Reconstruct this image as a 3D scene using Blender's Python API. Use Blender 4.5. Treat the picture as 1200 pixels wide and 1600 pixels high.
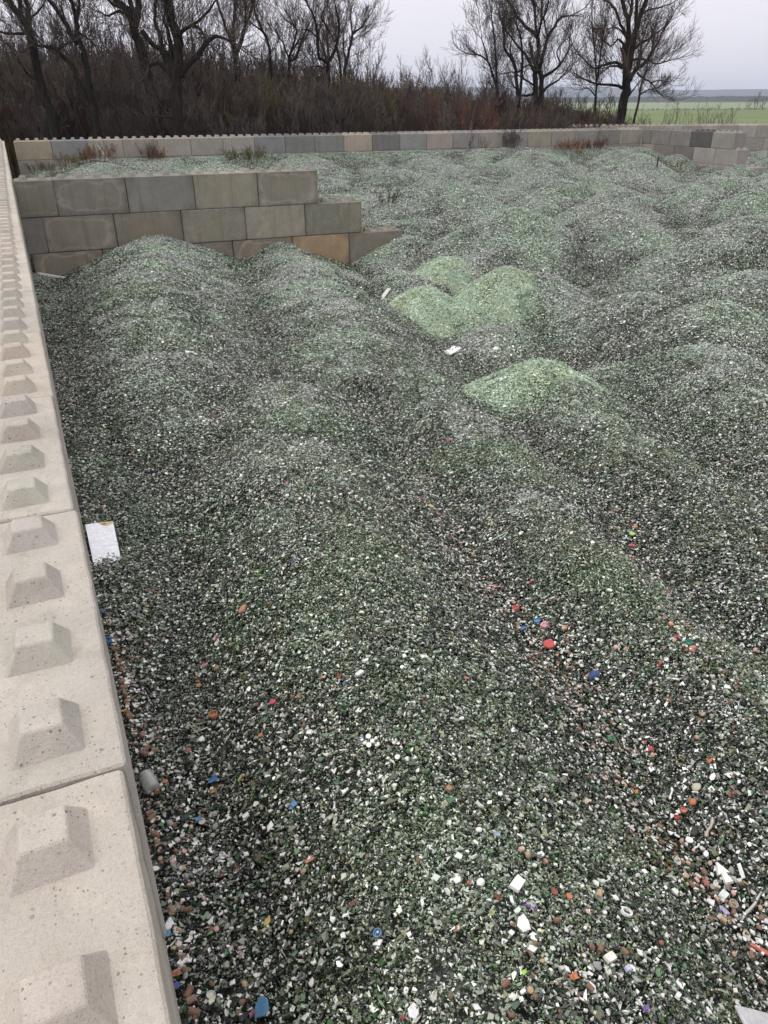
import bpy, bmesh, math, random
import numpy as np
from mathutils import Vector, Matrix, Euler, noise as mnoise

for o in list(bpy.data.objects):
    bpy.data.objects.remove(o, do_unlink=True)
S = bpy.context.scene
COL = S.collection

# ------------------------------------------------------------------ camera
cam_d = bpy.data.cameras.new('camera')
cam = bpy.data.objects.new('camera', cam_d); COL.objects.link(cam)
cam_d.sensor_fit = 'VERTICAL'; cam_d.sensor_height = 36.0
cam_d.lens = 36.0 * 1184.35 / 1600.0
cam_d.clip_start = 0.05; cam_d.clip_end = 30000
YAW, PITCH, ROLL = 0.4204, 0.4969, -0.0043
_fh = Vector((math.sin(YAW), math.cos(YAW), 0)); _r = Vector((math.cos(YAW), -math.sin(YAW), 0)); _z = Vector((0, 0, 1))
_fw = _fh * math.cos(PITCH) - _z * math.sin(PITCH); _up = _fh * math.sin(PITCH) + _z * math.cos(PITCH)
_r2 = _r * math.cos(ROLL) + _up * math.sin(ROLL); _u2 = -_r * math.sin(ROLL) + _up * math.cos(ROLL)
m = Matrix((_r2, _u2, -_fw)).transposed().to_4x4()
m.translation = Vector((0.0335, -1.6265, 4.7575))
cam.matrix_world = m
S.camera = cam

# ------------------------------------------------------------------ sky and sun
SUN_EL, SUN_AZ = math.radians(56), math.radians(-70)      # high, over the left wall
w = bpy.data.worlds.new("World"); S.world = w; w.use_nodes = True
nt = w.node_tree; nt.nodes.clear()
out = nt.nodes.new('ShaderNodeOutputWorld'); bg = nt.nodes.new('ShaderNodeBackground')
sky = nt.nodes.new('ShaderNodeTexSky'); sky.sky_type = 'NISHITA'; sky.sun_disc = False
sky.sun_elevation = SUN_EL; sky.sun_rotation = SUN_AZ; sky.dust_density = 3.0
tc = nt.nodes.new('ShaderNodeTexCoord'); sep = nt.nodes.new('ShaderNodeSeparateXYZ')
nt.links.new(tc.outputs['Generated'], sep.inputs[0])
mr = nt.nodes.new('ShaderNodeMapRange'); mr.inputs['From Min'].default_value = 0.0; mr.inputs['From Max'].default_value = 1.0
mr.inputs['To Min'].default_value = 0.0; mr.inputs['To Max'].default_value = 1.0
nt.links.new(sep.outputs['Z'], mr.inputs['Value'])
ramp = nt.nodes.new('ShaderNodeMix'); ramp.data_type = 'RGBA'          # overcast: brighter overhead than at the horizon
ramp.inputs['A'].default_value = (7.1, 6.9, 7.55, 1); ramp.inputs['B'].default_value = (12.4, 12.2, 12.6, 1)
nt.links.new(mr.outputs[0], ramp.inputs['Factor'])
nz = nt.nodes.new('ShaderNodeTexNoise'); nz.inputs['Scale'].default_value = 1.6; nz.inputs['Detail'].default_value = 4
mp = nt.nodes.new('ShaderNodeMapping'); mp.inputs['Scale'].default_value = (1, 1, 3.5)
nt.links.new(tc.outputs['Generated'], mp.inputs['Vector']); nt.links.new(mp.outputs[0], nz.inputs['Vector'])
mr2 = nt.nodes.new('ShaderNodeMapRange'); mr2.inputs['From Min'].default_value = 0.3; mr2.inputs['From Max'].default_value = 0.7
mr2.inputs['To Min'].default_value = 0.89; mr2.inputs['To Max'].default_value = 1.06
nt.links.new(nz.outputs[0], mr2.inputs['Value'])
mul = nt.nodes.new('ShaderNodeVectorMath'); mul.operation = 'SCALE'
nt.links.new(ramp.outputs['Result'], mul.inputs[0]); nt.links.new(mr2.outputs[0], mul.inputs['Scale'])
mx = nt.nodes.new('ShaderNodeMix'); mx.data_type = 'RGBA'; mx.inputs['Factor'].default_value = 0.94
nt.links.new(sky.outputs[0], mx.inputs['A']); nt.links.new(mul.outputs[0], mx.inputs['B'])
nt.links.new(mx.outputs['Result'], bg.inputs['Color']); bg.inputs['Strength'].default_value = 0.1
nt.links.new(bg.outputs[0], out.inputs['Surface'])

sun_d = bpy.data.lights.new('sun', 'SUN'); sun_d.energy = 1.1; sun_d.angle = math.radians(25); sun_d.color = (1.0, 0.965, 0.92)
sun = bpy.data.objects.new('sun', sun_d); COL.objects.link(sun)
sd = Vector((math.sin(SUN_AZ) * math.cos(SUN_EL), math.cos(SUN_AZ) * math.cos(SUN_EL), math.sin(SUN_EL)))
sun.rotation_euler = sd.to_track_quat('Z', 'Y').to_euler(); sun.location = sd * 60

S.view_settings.view_transform = 'Standard'; S.view_settings.look = 'None'
S.view_settings.exposure = 0.34; S.view_settings.gamma = 1.0; S.view_settings.use_curve_mapping = False
S.render.engine = 'CYCLES'
S.cycles.max_bounces = 6; S.cycles.diffuse_bounces = 3; S.cycles.glossy_bounces = 3; S.cycles.transmission_bounces = 4
S.cycles.transparent_max_bounces = 6; S.cycles.volume_bounces = 0
S.cycles.use_adaptive_sampling = True; S.cycles.adaptive_threshold = 0.015

# ------------------------------------------------------------------ helpers
def tag(o, label=None, cat=None, group=None, kind=None):
    if label: o['label'] = label
    if cat: o['category'] = cat
    if group: o['group'] = group
    if kind: o['kind'] = kind
    return o

def link(name, me, parent=None, loc=None, rot=None):
    o = bpy.data.objects.new(name, me); COL.objects.link(o)
    if parent is not None: o.parent = parent
    if loc is not None: o.location = loc
    if rot is not None: o.rotation_euler = rot
    return o

def empty(name, loc=(0, 0, 0), rz=0.0):
    o = bpy.data.objects.new(name, None); COL.objects.link(o)
    o.location = loc; o.rotation_euler = (0, 0, rz); o.empty_display_size = 0.2
    return o

def mesh_from(name, V, F, mat=None, smooth=False):
    me = bpy.data.meshes.new(name)
    me.from_pydata([tuple(v) for v in V], [], F)
    if mat: me.materials.append(mat)
    if smooth: me.polygons.foreach_set('use_smooth', [True] * len(me.polygons))
    me.update()
    return me

class N:
    """small node-building helper"""
    def __init__(self, name):
        self.m = bpy.data.materials.new(name); self.m.use_nodes = True
        self.t = self.m.node_tree; self.b = self.t.nodes['Principled BSDF']
    def n(self, typ, **kw):
        x = self.t.nodes.new(typ)
        for k, v in kw.items():
            if k.startswith('i_'):
                x.inputs[k[2:].replace('_', ' ')].default_value = v
            else: setattr(x, k, v)
        return x
    def l(self, a, b): self.t.links.new(a, b)
    def noise(self, vec, scale, detail=4, rough=0.55, dist=0.0):
        x = self.n('ShaderNodeTexNoise'); x.inputs['Scale'].default_value = scale
        x.inputs['Detail'].default_value = detail; x.inputs['Roughness'].default_value = rough; x.inputs['Distortion'].default_value = dist
        if vec is not None: self.l(vec, x.inputs['Vector'])
        return x
    def rng(self, val, a, b, c, d):
        x = self.n('ShaderNodeMapRange'); x.inputs['From Min'].default_value = a; x.inputs['From Max'].default_value = b
        x.inputs['To Min'].default_value = c; x.inputs['To Max'].default_value = d
        self.l(val, x.inputs['Value']); return x.outputs[0]
    def math(self, op, a, b=None, c=None):
        x = self.n('ShaderNodeMath', operation=op)
        for i, v in enumerate((a, b, c)):
            if v is None: continue
            if isinstance(v, (int, float)): x.inputs[i].default_value = v
            else: self.l(v, x.inputs[i])
        return x.outputs[0]
    def mix(self, fac, a, b, blend='MIX'):
        x = self.n('ShaderNodeMix', data_type='RGBA', blend_type=blend)
        for s, v in (('Factor', fac), ('A', a), ('B', b)):
            if isinstance(v, (int, float)): x.inputs[s].default_value = v
            elif isinstance(v, tuple): x.inputs[s].default_value = (*v, 1) if len(v) == 3 else v
            else: self.l(v, x.inputs[s])
        return x.outputs['Result']
    def bump(self, h, strength=0.3, dist=0.01):
        x = self.n('ShaderNodeBump'); x.inputs['Strength'].default_value = strength; x.inputs['Distance'].default_value = dist
        self.l(h, x.inputs['Height']); self.l(x.outputs[0], self.b.inputs['Normal'])

# ------------------------------------------------------------------ materials
def mat_concrete(name, ring=False):
    k = N(name)
    tc = k.n('ShaderNodeTexCoord'); oi = k.n('ShaderNodeObjectInfo')
    off = k.n('ShaderNodeVectorMath', operation='MULTIPLY_ADD')
    comb = k.n('ShaderNodeCombineXYZ')
    for i in range(3): k.l(oi.outputs['Random'], comb.inputs[i])
    k.l(comb.outputs[0], off.inputs[0]); off.inputs[1].default_value = (37, 71, 53); k.l(tc.outputs['Object'], off.inputs[2])
    v = off.outputs[0]
    big = k.noise(v, 1.7, 5, 0.6, 0.4); mid = k.noise(v, 7.0, 5, 0.65); fine = k.noise(v, 90, 4, 0.7); grit = k.noise(v, 260, 2, 0.6)
    c = k.mix(k.rng(big.outputs[0], 0.38, 0.64, 0, 1), oi.outputs['Color'], k.mix(1.0, oi.outputs['Color'], (0.72, 0.715, 0.70) if ring else (0.84, 0.835, 0.825), 'MULTIPLY'))
    c = k.mix(k.rng(mid.outputs[0], 0.50, 0.72, 0, 0.5), c, k.mix(1.0, c, (1.28, 1.25, 1.20), 'MULTIPLY'))
    c = k.mix(k.rng(fine.outputs[0], 0.40, 0.75, 0.0, 0.45), c, k.mix(1.0, c, (0.68, 0.67, 0.65), 'MULTIPLY'))
    c = k.mix(k.rng(grit.outputs[0], 0.52, 0.70, 0.0, 0.7), c, k.mix(1.0, c, (0.70, 0.69, 0.66), 'MULTIPLY'))
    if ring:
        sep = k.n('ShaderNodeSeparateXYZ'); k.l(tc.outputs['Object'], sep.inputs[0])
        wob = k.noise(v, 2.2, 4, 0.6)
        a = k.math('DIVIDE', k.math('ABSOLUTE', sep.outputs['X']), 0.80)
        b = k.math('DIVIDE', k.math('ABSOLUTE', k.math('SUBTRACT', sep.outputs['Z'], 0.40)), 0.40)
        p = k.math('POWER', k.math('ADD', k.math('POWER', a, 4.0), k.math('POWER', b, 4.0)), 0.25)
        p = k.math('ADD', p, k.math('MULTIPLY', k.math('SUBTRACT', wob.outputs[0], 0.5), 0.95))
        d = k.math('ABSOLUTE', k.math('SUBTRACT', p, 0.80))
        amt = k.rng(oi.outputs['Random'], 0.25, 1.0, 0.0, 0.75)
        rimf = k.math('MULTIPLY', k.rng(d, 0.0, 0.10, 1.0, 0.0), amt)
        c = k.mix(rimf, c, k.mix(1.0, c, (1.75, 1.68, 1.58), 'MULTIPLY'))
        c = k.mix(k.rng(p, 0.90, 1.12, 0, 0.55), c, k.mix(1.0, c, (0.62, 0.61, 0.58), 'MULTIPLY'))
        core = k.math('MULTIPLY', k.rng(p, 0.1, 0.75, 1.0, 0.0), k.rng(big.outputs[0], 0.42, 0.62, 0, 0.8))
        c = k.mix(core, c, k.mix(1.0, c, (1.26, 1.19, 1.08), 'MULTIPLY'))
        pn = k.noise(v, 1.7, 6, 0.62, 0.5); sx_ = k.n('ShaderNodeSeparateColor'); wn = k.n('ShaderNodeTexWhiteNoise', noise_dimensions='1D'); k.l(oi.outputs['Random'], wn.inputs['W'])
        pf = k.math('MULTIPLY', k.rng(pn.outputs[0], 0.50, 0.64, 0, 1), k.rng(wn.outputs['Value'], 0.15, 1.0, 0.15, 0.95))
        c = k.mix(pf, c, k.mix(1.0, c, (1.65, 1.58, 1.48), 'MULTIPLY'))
    drip = k.n('ShaderNodeMapping'); drip.inputs['Scale'].default_value = (8, 8, 0.6); k.l(v, drip.inputs['Vector'])
    if True:
        dn = k.noise(drip.outputs[0], 1.0, 5, 0.65)
        c = k.mix(k.rng(dn.outputs[0], 0.52, 0.72, 0, 0.50 if ring else 0.42), c, k.mix(1.0, c, (0.62, 0.60, 0.56), 'MULTIPLY'))
    # blowholes in the cast face
    vo = k.n('ShaderNodeTexVoronoi', feature='F1'); vo.inputs['Scale'].default_value = 34; k.l(v, vo.inputs['Vector'])
    vo2 = k.n('ShaderNodeTexVoronoi', feature='F1'); vo2.inputs['Scale'].default_value = 85; k.l(v, vo2.inputs['Vector'])
    gate = k.rng(mid.outputs[0], 0.36, 0.55, 0.15, 1.0)
    sepc = k.n('ShaderNodeSeparateColor'); k.l(vo.outputs['Color'], sepc.inputs[0])
    r1 = k.math('MULTIPLY', sepc.outputs[0], 0.22)
    h1 = k.math('MULTIPLY', k.math('LESS_THAN', vo.outputs['Distance'], r1), k.math('GREATER_THAN', sepc.outputs[1], 0.62))
    sepd = k.n('ShaderNodeSeparateColor'); k.l(vo2.outputs['Color'], sepd.inputs[0])
    r2 = k.math('MULTIPLY', sepd.outputs[0], 0.30)
    h2 = k.math('MULTIPLY', k.math('LESS_THAN', vo2.outputs['Distance'], r2), k.math('GREATER_THAN', sepd.outputs[1], 0.55))
    holes = k.math('MULTIPLY', k.math('MAXIMUM', h1, h2), gate)
    c = k.mix(k.math('MULTIPLY', holes, 0.85), c, k.mix(1.0, c, (0.42, 0.40, 0.37), 'MULTIPLY'))
    k.l(c, k.b.inputs['Base Color'])
    k.b.inputs['Roughness'].default_value = 0.9; k.b.inputs['Specular IOR Level'].default_value = 0.25
    h = k.math('ADD', k.math('MULTIPLY', fine.outputs[0], 0.5), k.math('MULTIPLY', mid.outputs[0], 0.8))
    h = k.math('SUBTRACT', h, k.math('MULTIPLY', holes, 0.9))
    k.bump(k.math('ADD', h, k.math('MULTIPLY', grit.outputs[0], 0.35)), 0.85, 0.008)
    return k.m

M_CONC = mat_concrete('weathered_concrete'); M_FACE = mat_concrete('stained_concrete', True)

def mat_shard(name):
    k = N(name)
    at = k.n('ShaderNodeAttribute', attribute_name='Col'); geo = k.n('ShaderNodeNewGeometry'); oi = k.n('ShaderNodeObjectInfo')
    n1 = k.noise(geo.outputs['Position'], 0.75, 4, 0.6); n2 = k.noise(geo.outputs['Position'], 3.1, 3, 0.6)
    c = at.outputs['Color']
    green = k.mix(1.0, c, (0.88, 1.03, 0.86), 'MULTIPLY'); tan = k.mix(1.0, c, (1.05, 1.0, 0.86), 'MULTIPLY')
    c2 = k.mix(k.rng(n1.outputs[0], 0.45, 0.62, 0, 0.85), c, green)
    c2 = k.mix(k.rng(n2.outputs[0], 0.55, 0.70, 0, 0.6), c2, tan)
    k.l(c2, k.b.inputs['Base Color'])
    k.b.inputs['IOR'].default_value = 1.55; k.b.inputs['Specular IOR Level'].default_value = 0.85
    k.l(k.rng(at.outputs['Alpha'], 0, 1, 0.05, 0.6), k.b.inputs['Roughness'])
    return k.m
M_SHARD = mat_shard('broken_glass'); 

def mat_frost():
    k = N('pale_green_cullet')
    at = k.n('ShaderNodeAttribute', attribute_name='Col'); geo = k.n('ShaderNodeNewGeometry')
    n1 = k.noise(geo.outputs['Position'], 2.2, 4, 0.6)
    c = k.mix(k.rng(n1.outputs[0], 0.40, 0.65, 0, 1), at.outputs['Color'], k.mix(1.0, at.outputs['Color'], (1.02, 0.96, 0.88), 'MULTIPLY'))
    k.l(c, k.b.inputs['Base Color']); k.b.inputs['Roughness'].default_value = 0.45
    return k.m
M_FROST = mat_frost()

def mat_bed():
    k = N('glass_bed')
    geo = k.n('ShaderNodeNewGeometry')
    vo = k.n('ShaderNodeTexVoronoi', feature='F1'); vo.inputs['Scale'].default_value = 85; k.l(geo.outputs['Position'], vo.inputs['Vector'])
    sp = k.n('ShaderNodeSeparateColor'); k.l(vo.outputs['Color'], sp.inputs[0])
    c = k.mix(k.math('POWER', sp.outputs[0], 5.0), (0.014, 0.017, 0.014), (0.20, 0.22, 0.20))
    k.l(c, k.b.inputs['Base Color']); k.b.inputs['Roughness'].default_value = 0.5
    k.bump(sp.outputs[1], 1.0, 0.02)
    return k.m
M_BED = mat_bed()

def mat_bark(name, col, var=0.35):
    k = N(name)
    geo = k.n('ShaderNodeNewGeometry'); oi = k.n('ShaderNodeObjectInfo')
    mp = k.n('ShaderNodeMapping'); mp.inputs['Scale'].default_value = (5, 5, 1.2); k.l(geo.outputs['Position'], mp.inputs['Vector'])
    n1 = k.noise(mp.outputs[0], 1.6, 6, 0.65)
    lo = tuple(x * (1 - var) for x in col); hi = tuple(min(1, x * (1 + 1.4 * var)) for x in col)
    c = k.mix(k.rng(n1.outputs[0], 0.35, 0.7, 0, 1), lo, hi)
    c = k.mix(k.rng(oi.outputs['Random'], 0, 1, 0, 0.5), c, k.mix(1.0, c, (1.35, 1.05, 0.85), 'MULTIPLY'))
    k.l(c, k.b.inputs['Base Color']); k.b.inputs['Roughness'].default_value = 0.95; k.b.inputs['Specular IOR Level'].default_value = 0.08
    k.bump(n1.outputs[0], 0.8, 0.03)
    return k.m
M_BARK = mat_bark('dark_bark', (0.026, 0.023, 0.021)); M_TWIG = mat_bark('twig_bark', (0.085, 0.071, 0.063))
M_PALE = mat_bark('pale_bark', (0.13, 0.115, 0.10)); M_BRUSH = mat_bark('brush_bark', (0.100, 0.085, 0.077))
M_RED = mat_bark('reddish_twig', (0.135, 0.075, 0.062)); M_GREYTWIG = mat_bark('grey_twig', (0.135, 0.122, 0.112)); M_RUST = mat_bark('rusty_stalk', (0.20, 0.115, 0.072)); M_OLIVE = mat_bark('olive_stalk', (0.13, 0.12, 0.055))

def mat_plain(name, col, rough=0.5, spec=0.5, var=0.12, trans=0.0, scale=40):
    k = N(name)
    tc = k.n('ShaderNodeTexCoord'); n1 = k.noise(tc.outputs['Object'], scale, 4, 0.6)
    lo = tuple(x * (1 - var) for x in col); hi = tuple(min(1, x * (1 + var)) for x in col)
    k.l(k.mix(k.rng(n1.outputs[0], 0.35, 0.65, 0, 1), lo, hi), k.b.inputs['Base Color'])
    k.b.inputs['Roughness'].default_value = rough; k.b.inputs['Specular IOR Level'].default_value = spec
    k.b.inputs['Transmission Weight'].default_value = trans
    return k.m
_mats = {}
def plain(col, rough=0.45):
    key = (tuple(round(c, 3) for c in col), rough)
    if key not in _mats: _mats[key] = mat_plain('litter_material', col, rough)
    return _mats[key]

def mat_field(name, a, b, scale):
    k = N(name)
    geo = k.n('ShaderNodeNewGeometry')
    n1 = k.noise(geo.outputs['Position'], scale, 6, 0.6); n2 = k.noise(geo.outputs['Position'], scale * 9, 4, 0.6)
    c = k.mix(k.rng(n1.outputs[0], 0.35, 0.65, 0, 1), a, b)
    c = k.mix(k.rng(n2.outputs[0], 0.4, 0.7, 0, 0.4), c, k.mix(1.0, c, (0.8, 0.85, 0.75), 'MULTIPLY'))
    k.l(c, k.b.inputs['Base Color']); k.b.inputs['Roughness'].default_value = 0.95; k.b.inputs['Specular IOR Level'].default_value = 0.1
    return k.m

# ------------------------------------------------------------------ glass terrain (heights measured from the wall top at 3.2 m)
TOP = 3.2
RIDGES = [  # crest polylines of the windrows: (x, y, height below wall top), slope, crest radius
 ([(3.02, 20.0, -1.40), (2.98, 18.71, -1.40), (1.91, 13.2, -1.30), (1.22, 8.93, -1.10), (0.95, 6.42, -1.0), (0.82, 4.77, -.95)], 0.43, 0.42),
 ([(6.25, 20.0, -1.80), (6.09, 18.42, -1.80), (4.96, 12.72, -1.58), (3.89, 8.81, -1.38), (3.13, 6.39, -1.25)], 0.46, 0.32),
 ([(1.97, 5.33, -0.92), (1.56, 3.14, -0.72), (1.30, 1.64, -0.64), (1.06, 0.42, -0.60), (0.85, -0.48, -0.60), (0.7, -3.0, -0.60)], 0.58, 0.32),
 ([(3.75, 5.78, -1.15), (3.25, 3.76, -0.98), (2.74, 1.97, -0.80), (2.52, 0.86, -0.74), (2.45, 0.0, -0.72), (2.4, -3.0, -0.72)], 0.58, 0.14),
 ([(5.23, 5.35, -1.22), (4.43, 3.21, -1.0), (3.85, 1.47, -0.86), (3.6, 0.43, -0.80), (3.5, -3.0, -0.8)], 0.54, 0.22),
 ([(-.05, -3.0, -.86), (-.05, 3.0, -.92), (-.05, 6.0, -1.08), (-.05, 10.0, -1.42), (-.05, 18.8, -2.06)], 0.28, 0.15),
 ([(1.4, 40.4, -1.25), (3.8, 40.2, -.90), (12.0, 39.85, -.84), (20.0, 39.5, -.92), (27.0, 39.2, -.85), (30.0, 39.0, -1.16), (32.5, 38.9, -1.0), (35.4, 38.8, -1.03)], 0.36, 0.30),
 ([(7.4, 5.2, -1.15), (6.1, 3.0, -.95), (5.1, 1.0, -0.85), (4.9, -3.0, -0.8)], 0.52, 0.25),
]
DOMES = [(-.1, 19.0, -2.08, .3), (9.5, 17.9, -1.75, .40), (11.74, 15.99, -.92, .40), (14.13, 15.26, -.92, .40), (13.93, 10.66, -0.82, .36), (19.6, 17.84, -.92, .36), (17.5, 18.9, -.95, .36),
 (15.56, 27.36, -1.0, .34), (15.16, 32.04, -1.05, .34), (11.93, 30.71, -1.3, .34), (21.01, 28.24, -0.9, .34), (22.75, 25.74, -0.9, .34), (29.55, 32.08, -0.95, .34),
 (25.83, 36.4, -0.85, .32), (11.71, 22.33, -1.05, .36), (13.38, 21.5, -1.05, .36), (17.41, 21.88, -0.95, .36), (20.37, 16.32, -0.9, .36), (8.82, 7.79, -1.2, .36),
 (9.0, 6.53, -1.1, .36), (11.01, 7.57, -1.0, .36), (7.3, 13.6, -1.75, .34), (9.4, 11.8, -1.65, .34), (6.9, 9.0, -1.75, .34),
 (2.2, 27.0, -1.25, .34), (5.0, 24.5, -1.2, .34), (5.6, 33.0, -1.0, .3), (9.2, 27.5, -1.05, .34), (8.7, 36.5, -.95, .3), (3.8, 38.5, -0.95, .3), (13.5, 38.5, -.86, .3),
 (20.1, 38.2, -.95, .3), (24.0, 38.8, -.86, .3), (32.6, 37.2, -1.0, .3), (35.0, 38.4, -1.05, .3), (34.6, 35.0, -1.25, .34), (31.8, 28.6, -1.6, .34), (28.0, 24.0, -1.35, .34)]
_r = random.Random(11)
for gx in np.arange(3.5, 50, 3.1):
    for gy in np.arange(-4, 42, 3.1):
        x = gx + _r.uniform(-1, 1); y = gy + _r.uniform(-1, 1)
        if y < 4.5 and x < 6: continue
        if x < 7.5 and y < 19.5: continue
        if min((x - d[0]) ** 2 + (y - d[1]) ** 2 for d in DOMES) < 2.3 ** 2: continue
        if x > 36: z = -1.45 + _r.uniform(-.2, .2)
        elif x > 26 and y < 35: z = -1.62 + _r.uniform(-.12, .12)
        else: z = -1.42 + _r.uniform(-.25, .18)
        if y > 19.5 and x < 6: z -= .15
        if 6 < x < 11 and 4 < y < 17: z -= .45
        DOMES.append((x, y, z, .50 + _r.uniform(-.12, .06)))
DOMES = [(a, b, c, d if b > 37 or b < 3 else max(d, .55) if d in (.36, .34, .40) else d) for a, b, c, d in DOMES]

def seg_arrays():
    A = []
    for pts, s, r in RIDGES:
        for a, b in zip(pts[:-1], pts[1:]): A.append((a, b, s, r))
    return A
SEGS = seg_arrays()
def terrain_layers(X, Y):
    L = []
    for a, b, s, r in SEGS:
        dx, dy = b[0] - a[0], b[1] - a[1]
        t = np.clip(((X - a[0]) * dx + (Y - a[1]) * dy) / (dx * dx + dy * dy), 0, 1)
        d = np.sqrt((X - a[0] - t * dx) ** 2 + (Y - a[1] - t * dy) ** 2 + r * r) - r
        L.append(a[2] + t * (b[2] - a[2]) - s * d)
    for x, y, z, s in DOMES:
        d = np.sqrt((X - x) ** 2 + (Y - y) ** 2 + 0.20) - 0.447
        L.append(z - s * d)
    return L
def vnoise(X, Y, f, seed):
    P = np.stack([np.asarray(X, float) * f + seed * 17.3, np.asarray(Y, float) * f - seed * 9.1], -1)
    i = np.floor(P).astype(np.int64); u = P - i; u = u * u * (3 - 2 * u)
    def h(a, b):
        n = (a * 374761393 + b * 668265263 + seed * 1013904223) & 0xffffffff
        n = ((n ^ (n >> 13)) * 1274126177) & 0xffffffff
        return ((n ^ (n >> 16)) & 0xffff) / 65535.0
    a, b = i[..., 0], i[..., 1]
    return (h(a, b) * (1 - u[..., 0]) + h(a + 1, b) * u[..., 0]) * (1 - u[..., 1]) + (h(a, b + 1) * (1 - u[..., 0]) + h(a + 1, b + 1) * u[..., 0]) * u[..., 1] - 0.5
def terrain(X, Y, valley=False):
    """height of the glass; optionally how deep in a valley between heaps a point lies (0..1)"""
    X = np.asarray(X, float); Y = np.asarray(Y, float)
    Xw = X + 0.25 * vnoise(X, Y, 0.9, 3); Yw = Y + 0.25 * vnoise(X, Y, 0.9, 4)
    top = np.full(X.shape, -9.0); acc = np.zeros(X.shape); K = 24.0
    Ls = terrain_layers(Xw, Yw)
    for l in Ls: acc += np.exp(K * (l + 1.0))
    base = -2.5 + 0.35 * np.clip((8 - Y) / 8, 0, 1)
    base = base + np.clip((Y - 19.0) / 1.5, 0, 1) * (1.0 - 0.35 * np.clip((X - 24) / 3, 0, 1)) * 0.75 + np.clip((X - 11) / 4, 0, 1) * np.clip((19.0 - Y) / 3, 0, 1) * 0.7
    acc += np.exp(K * (base + 1.0))
    z = np.log(acc) / K - 1.0
    z = z + 0.05 * vnoise(X, Y, 1.7, 1) + 0.022 * vnoise(X, Y, 5.0, 2)
    z = np.minimum(z, -0.42)
    if not valley: return TOP + z
    # second highest family of layers: windrow groups / domes taken one by one
    G = []; k = 0
    for pts, s, r in RIDGES:
        n = len(pts) - 1; G.append(np.max(np.stack(Ls[k:k + n]), 0)); k += n
    G += Ls[k:]
    a = np.stack(G); a.sort(axis=0)
    gap = a[-1] - a[-2]
    return TOP + z, np.exp(-gap / 0.07)

# ------------------------------------------------------------------ ground and far country
def far_sheet(name, pts, z, mat, zs=None):
    me = mesh_from(name, [(x, y, z if zs is None else zs[i]) for i, (x, y) in enumerate(pts)], [list(range(len(pts)))], mat)
    return tag(link(name, me), kind='structure')
M_GRASS = mat_field('winter_crop', (0.130, 0.165, 0.070), (0.160, 0.195, 0.090), 0.02)
M_GRASS2 = mat_field('paler_crop', (0.19, 0.235, 0.14), (0.22, 0.265, 0.165), 0.012)
M_PLAIN = mat_field('distant_plain', (0.10, 0.12, 0.07), (0.15, 0.15, 0.10), 0.003)
M_DIRT = mat_field('leaf_litter', (0.045, 0.034, 0.024), (0.075, 0.06, 0.04), 0.4)
M_HILL = mat_field('wooded_hill', (0.030, 0.036, 0.026), (0.055, 0.055, 0.040), 0.004)
def polar(u_deg, d):   # a point at distance d from the camera, u_deg right of straight ahead
    a = YAW + math.radians(u_deg); return (0.03 + d * math.sin(a), -1.63 + d * math.cos(a))
def sector(a0, a1, d0, d1, n=24):
    inner = [polar(a0 + (a1 - a0) * i / n, d0) for i in range(n + 1)]; outer = [polar(a0 + (a1 - a0) * i / n, d1) for i in range(n + 1)]
    return inner + outer[::-1]
ground = far_sheet('ground', [(9000 * math.cos(i * math.pi / 32), 9000 * math.sin(i * math.pi / 32)) for i in range(64)], -0.012, M_PLAIN)
far_sheet('wood_floor', [(-90, 36), (47.5, 43), (46, 66), (-90, 95)], -0.004, M_DIRT)
far_sheet('crop_field', [(47, 43.2), (170, -20), (520, 180), (240, 390), (60, 240), (46, 66)], 0.0, M_GRASS)
far_sheet('far_crop_field', [(61, 242), (241, 391.5), (521, 182), (1500, 600), (980, 1560), (240, 1180)], 0.004, M_GRASS2)

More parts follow.
